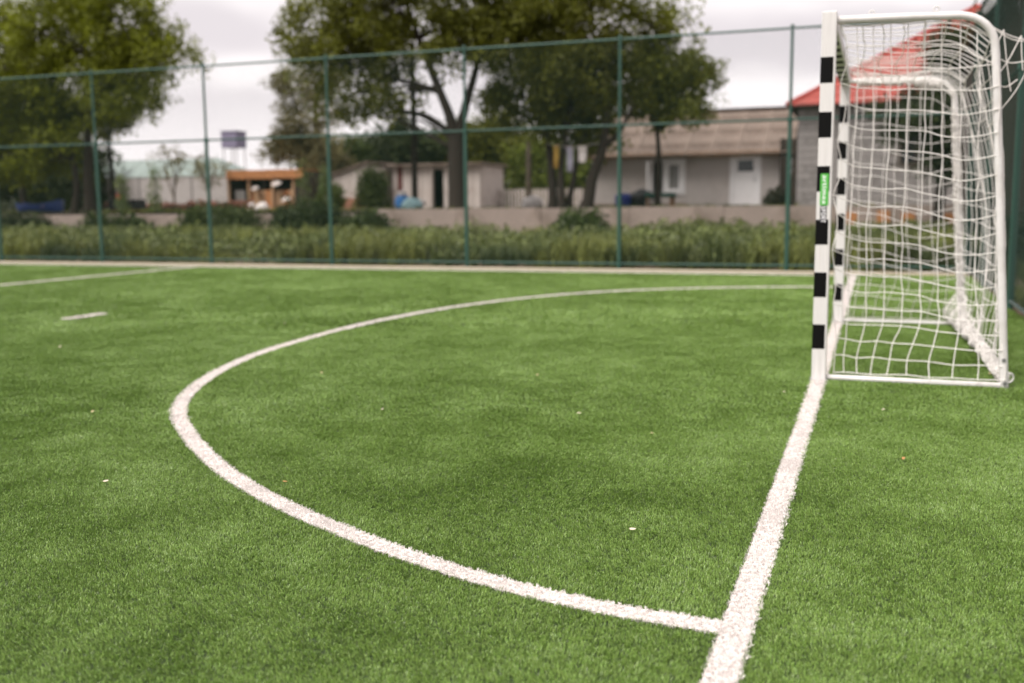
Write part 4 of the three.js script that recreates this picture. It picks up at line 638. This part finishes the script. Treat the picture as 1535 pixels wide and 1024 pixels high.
// ---------------------------------------------------------------- weeds on the bank
function weed(seed, n, h, w, spread) { const R = rng(seed), pos = [], idx = []; for (let b = 0; b < n; b++) { const a = R() * 6.283, r = R() * spread, x = Math.cos(a * 3.1) * r, z = Math.sin(a * 3.1) * r, hh = h * (0.5 + R() * 0.6), ln = 0.15 + R() * 0.5, ww = w * (0.7 + R() * 0.6), k = pos.length / 3, px = -Math.sin(a) * ww / 2, pz = Math.cos(a) * ww / 2; for (const [t, s] of [[0, 0.8], [0.4, 1], [0.75, 0.8], [1, 0.1]]) { const o = hh * ln * t * t, y = hh * t * (1 - 0.25 * ln * t); pos.push(x + Math.cos(a) * o - px * s, y, z + Math.sin(a) * o - pz * s, x + Math.cos(a) * o + px * s, y, z + Math.sin(a) * o + pz * s); } for (let j = 0; j < 3; j++) { const o = k + j * 2; idx.push(o, o + 1, o + 2, o + 1, o + 3, o + 2); } } const g = new THREE.BufferGeometry(); g.setAttribute('position', new THREE.Float32BufferAttribute(pos, 3)); g.setIndex(idx); g.computeVertexNormals(); return g; }
{
  const geos = [weed(1, 34, 0.5, 0.016, 0.12), weed(2, 34, 0.6, 0.013, 0.14), weed(3, 26, 0.42, 0.028, 0.14)], lists = [[], [], []], R = rng(55), mt = new THREE.Matrix4(), q = new THREE.Quaternion(), e = new THREE.Euler();
  const put = (x, z, y, s) => { const n = fbm(x * 0.45, z * 0.45, 3, 3), m = fbm(x * 0.9 + 5, z * 0.9, 8, 3); s *= clamp(0.2 + 2.6 * (n - 0.3) * (0.5 + m), 0.28, 1.1); e.set((R() - 0.5) * 0.3, R() * 6.283, (R() - 0.5) * 0.3); q.setFromEuler(e); mt.compose(new THREE.Vector3(x, y - 0.02, z), q, new THREE.Vector3(s, s * (0.8 + R() * 0.4), s)); const k = 0.75 + R() * 0.5, c = sm(clamp((m - 0.35) / 0.3, 0, 1)); lists[Math.floor(R() * 3)].push([mt.clone(), lin(mix(0.052, 0.19, c) * k, mix(0.080, 0.212, c) * k, mix(0.013, 0.036, c) * k)]); };
  for (let i = 0; i < 15000; i++) { const x = mix(-37, 4, R()), z = mix(FZ - 0.25, WALLZ + 0.25, Math.pow(R(), 0.9)); put(x, z, 0, 0.85); }
  for (let i = 0; i < 1300; i++) { const x = mix(RX + 0.15, RX + 4, R()), z = mix(-12.8, 2, R()); put(x, z, 0, 0.5); }
  for (let i = 0; i < 2200; i++) { const x = mix(-38, 2, R()), z = mix(WALLZ - 0.3, -30, Math.pow(R(), 1.6)); put(x, z, YARD, 0.28); }
  geos.push(clusters[1]); lists.push([]); for (let i = 0; i < 9000; i++) { const x = mix(-37, 3, R()), z = mix(FZ - 0.4, WALLZ + 0.3, Math.pow(R(), 0.8)), n = fbm(x * 0.6, z * 0.6, 13, 3); if (n < 0.42) continue; const s = 0.45 + R() * 0.5, k = 0.7 + R() * 0.6; e.set(R() * 6, R() * 6, R() * 6); q.setFromEuler(e); mt.compose(new THREE.Vector3(x, 0.08 + R() * 0.9 * (n - 0.3), z), q, new THREE.Vector3(s, s, s)); lists[3].push([mt.clone(), lin(0.12 * k, 0.15 * k, 0.03 * k)]); }
  lists.forEach((l, i) => tag(inst('weeds', geos[i], new THREE.MeshPhysicalMaterial({ color: 0xffffff, roughness: 0.8, transmission: 0.25, thickness: 0 }), l), 'tangled grass and weeds covering the bank beyond the fence', 'weeds', 'weeds on the bank'));
  const far = [], mt2 = new THREE.Matrix4(); for (let i = 0; i < 3200; i++) { const x = mix(-150, 40, R()), hgt = 2.6 * (0.5 + 0.7 * noise3(x * 0.12, 1, 1)); e.set(R() * 6, R() * 6, R() * 6); q.setFromEuler(e); const s = 2.6 + R(); mt2.compose(new THREE.Vector3(x, YARD + R() * hgt, -95 - R() * 6), q, new THREE.Vector3(s, s, s)); const k = 0.7 + R() * 0.6; far.push([mt2.clone(), lin(0.05 * k, 0.07 * k, 0.02 * k)]); }
  tag(inst('far_hedge', clusters[0], leafMat, far), 'far dark hedgerow along the horizon', 'hedge');
}
// ---------------------------------------------------------------- fallen petals on the turf
{
  const R = rng(91), s = new THREE.Shape(); s.moveTo(0, -0.5); s.quadraticCurveTo(0.45, -0.1, 0.18, 0.5); s.quadraticCurveTo(0, 0.38, -0.2, 0.48); s.quadraticCurveTo(-0.42, -0.1, 0, -0.5);
  const g = new THREE.ShapeGeometry(s, 5), p = g.attributes.position; for (let i = 0; i < p.count; i++) p.setZ(i, 0.35 * (p.getX(i) ** 2 + 0.5 * p.getY(i) ** 2)); g.rotateX(-Math.PI / 2).scale(0.022, 0.022, 0.022); g.computeVertexNormals();
  const mats = [std(lin(0.62, 0.52, 0.42), 0.8), std(lin(0.45, 0.36, 0.20), 0.8), std(lin(0.38, 0.19, 0.07), 0.8)];
  const spots = [[-2.02, 1.62, 0], [-1.05, 1.42, 0], [-0.62, 1.75, 1], [0.12, -0.55, 0], [-0.15, 0.55, 0], [-3.4, 2.1, 1], [-2.4, 3.15, 0], [-0.95, 2.75, 0], [-2.9, 0.7, 1], [0.42, 1.9, 2], [0.75, 2.6, 0], [1.05, 1.2, 1], [-1.75, 2.95, 2], [-5.4, 0.2, 0], [-4.6, -1.6, 0], [-0.4, 3.1, 0], [0.35, 0.9, 0], [-1.6, 0.4, 1], [-0.7, -0.6, 0], [0.95, -0.4, 1]];
  const kinds = ['pale petal lying on the green turf', 'yellowish fallen leaf scrap on the green turf', 'small orange brown leaf scrap on the green turf'];
  spots.forEach(([x, z, k]) => { const m = obj('fallen_petal', g, mats[k]); m.position.set(x, 0.019, z); m.rotation.set((R() - 0.5) * 0.7, R() * 6.28, (R() - 0.5) * 0.7); tag(m, kinds[k], 'petal', kinds[k] + 's'); });
}
renderer.render(scene, camera);
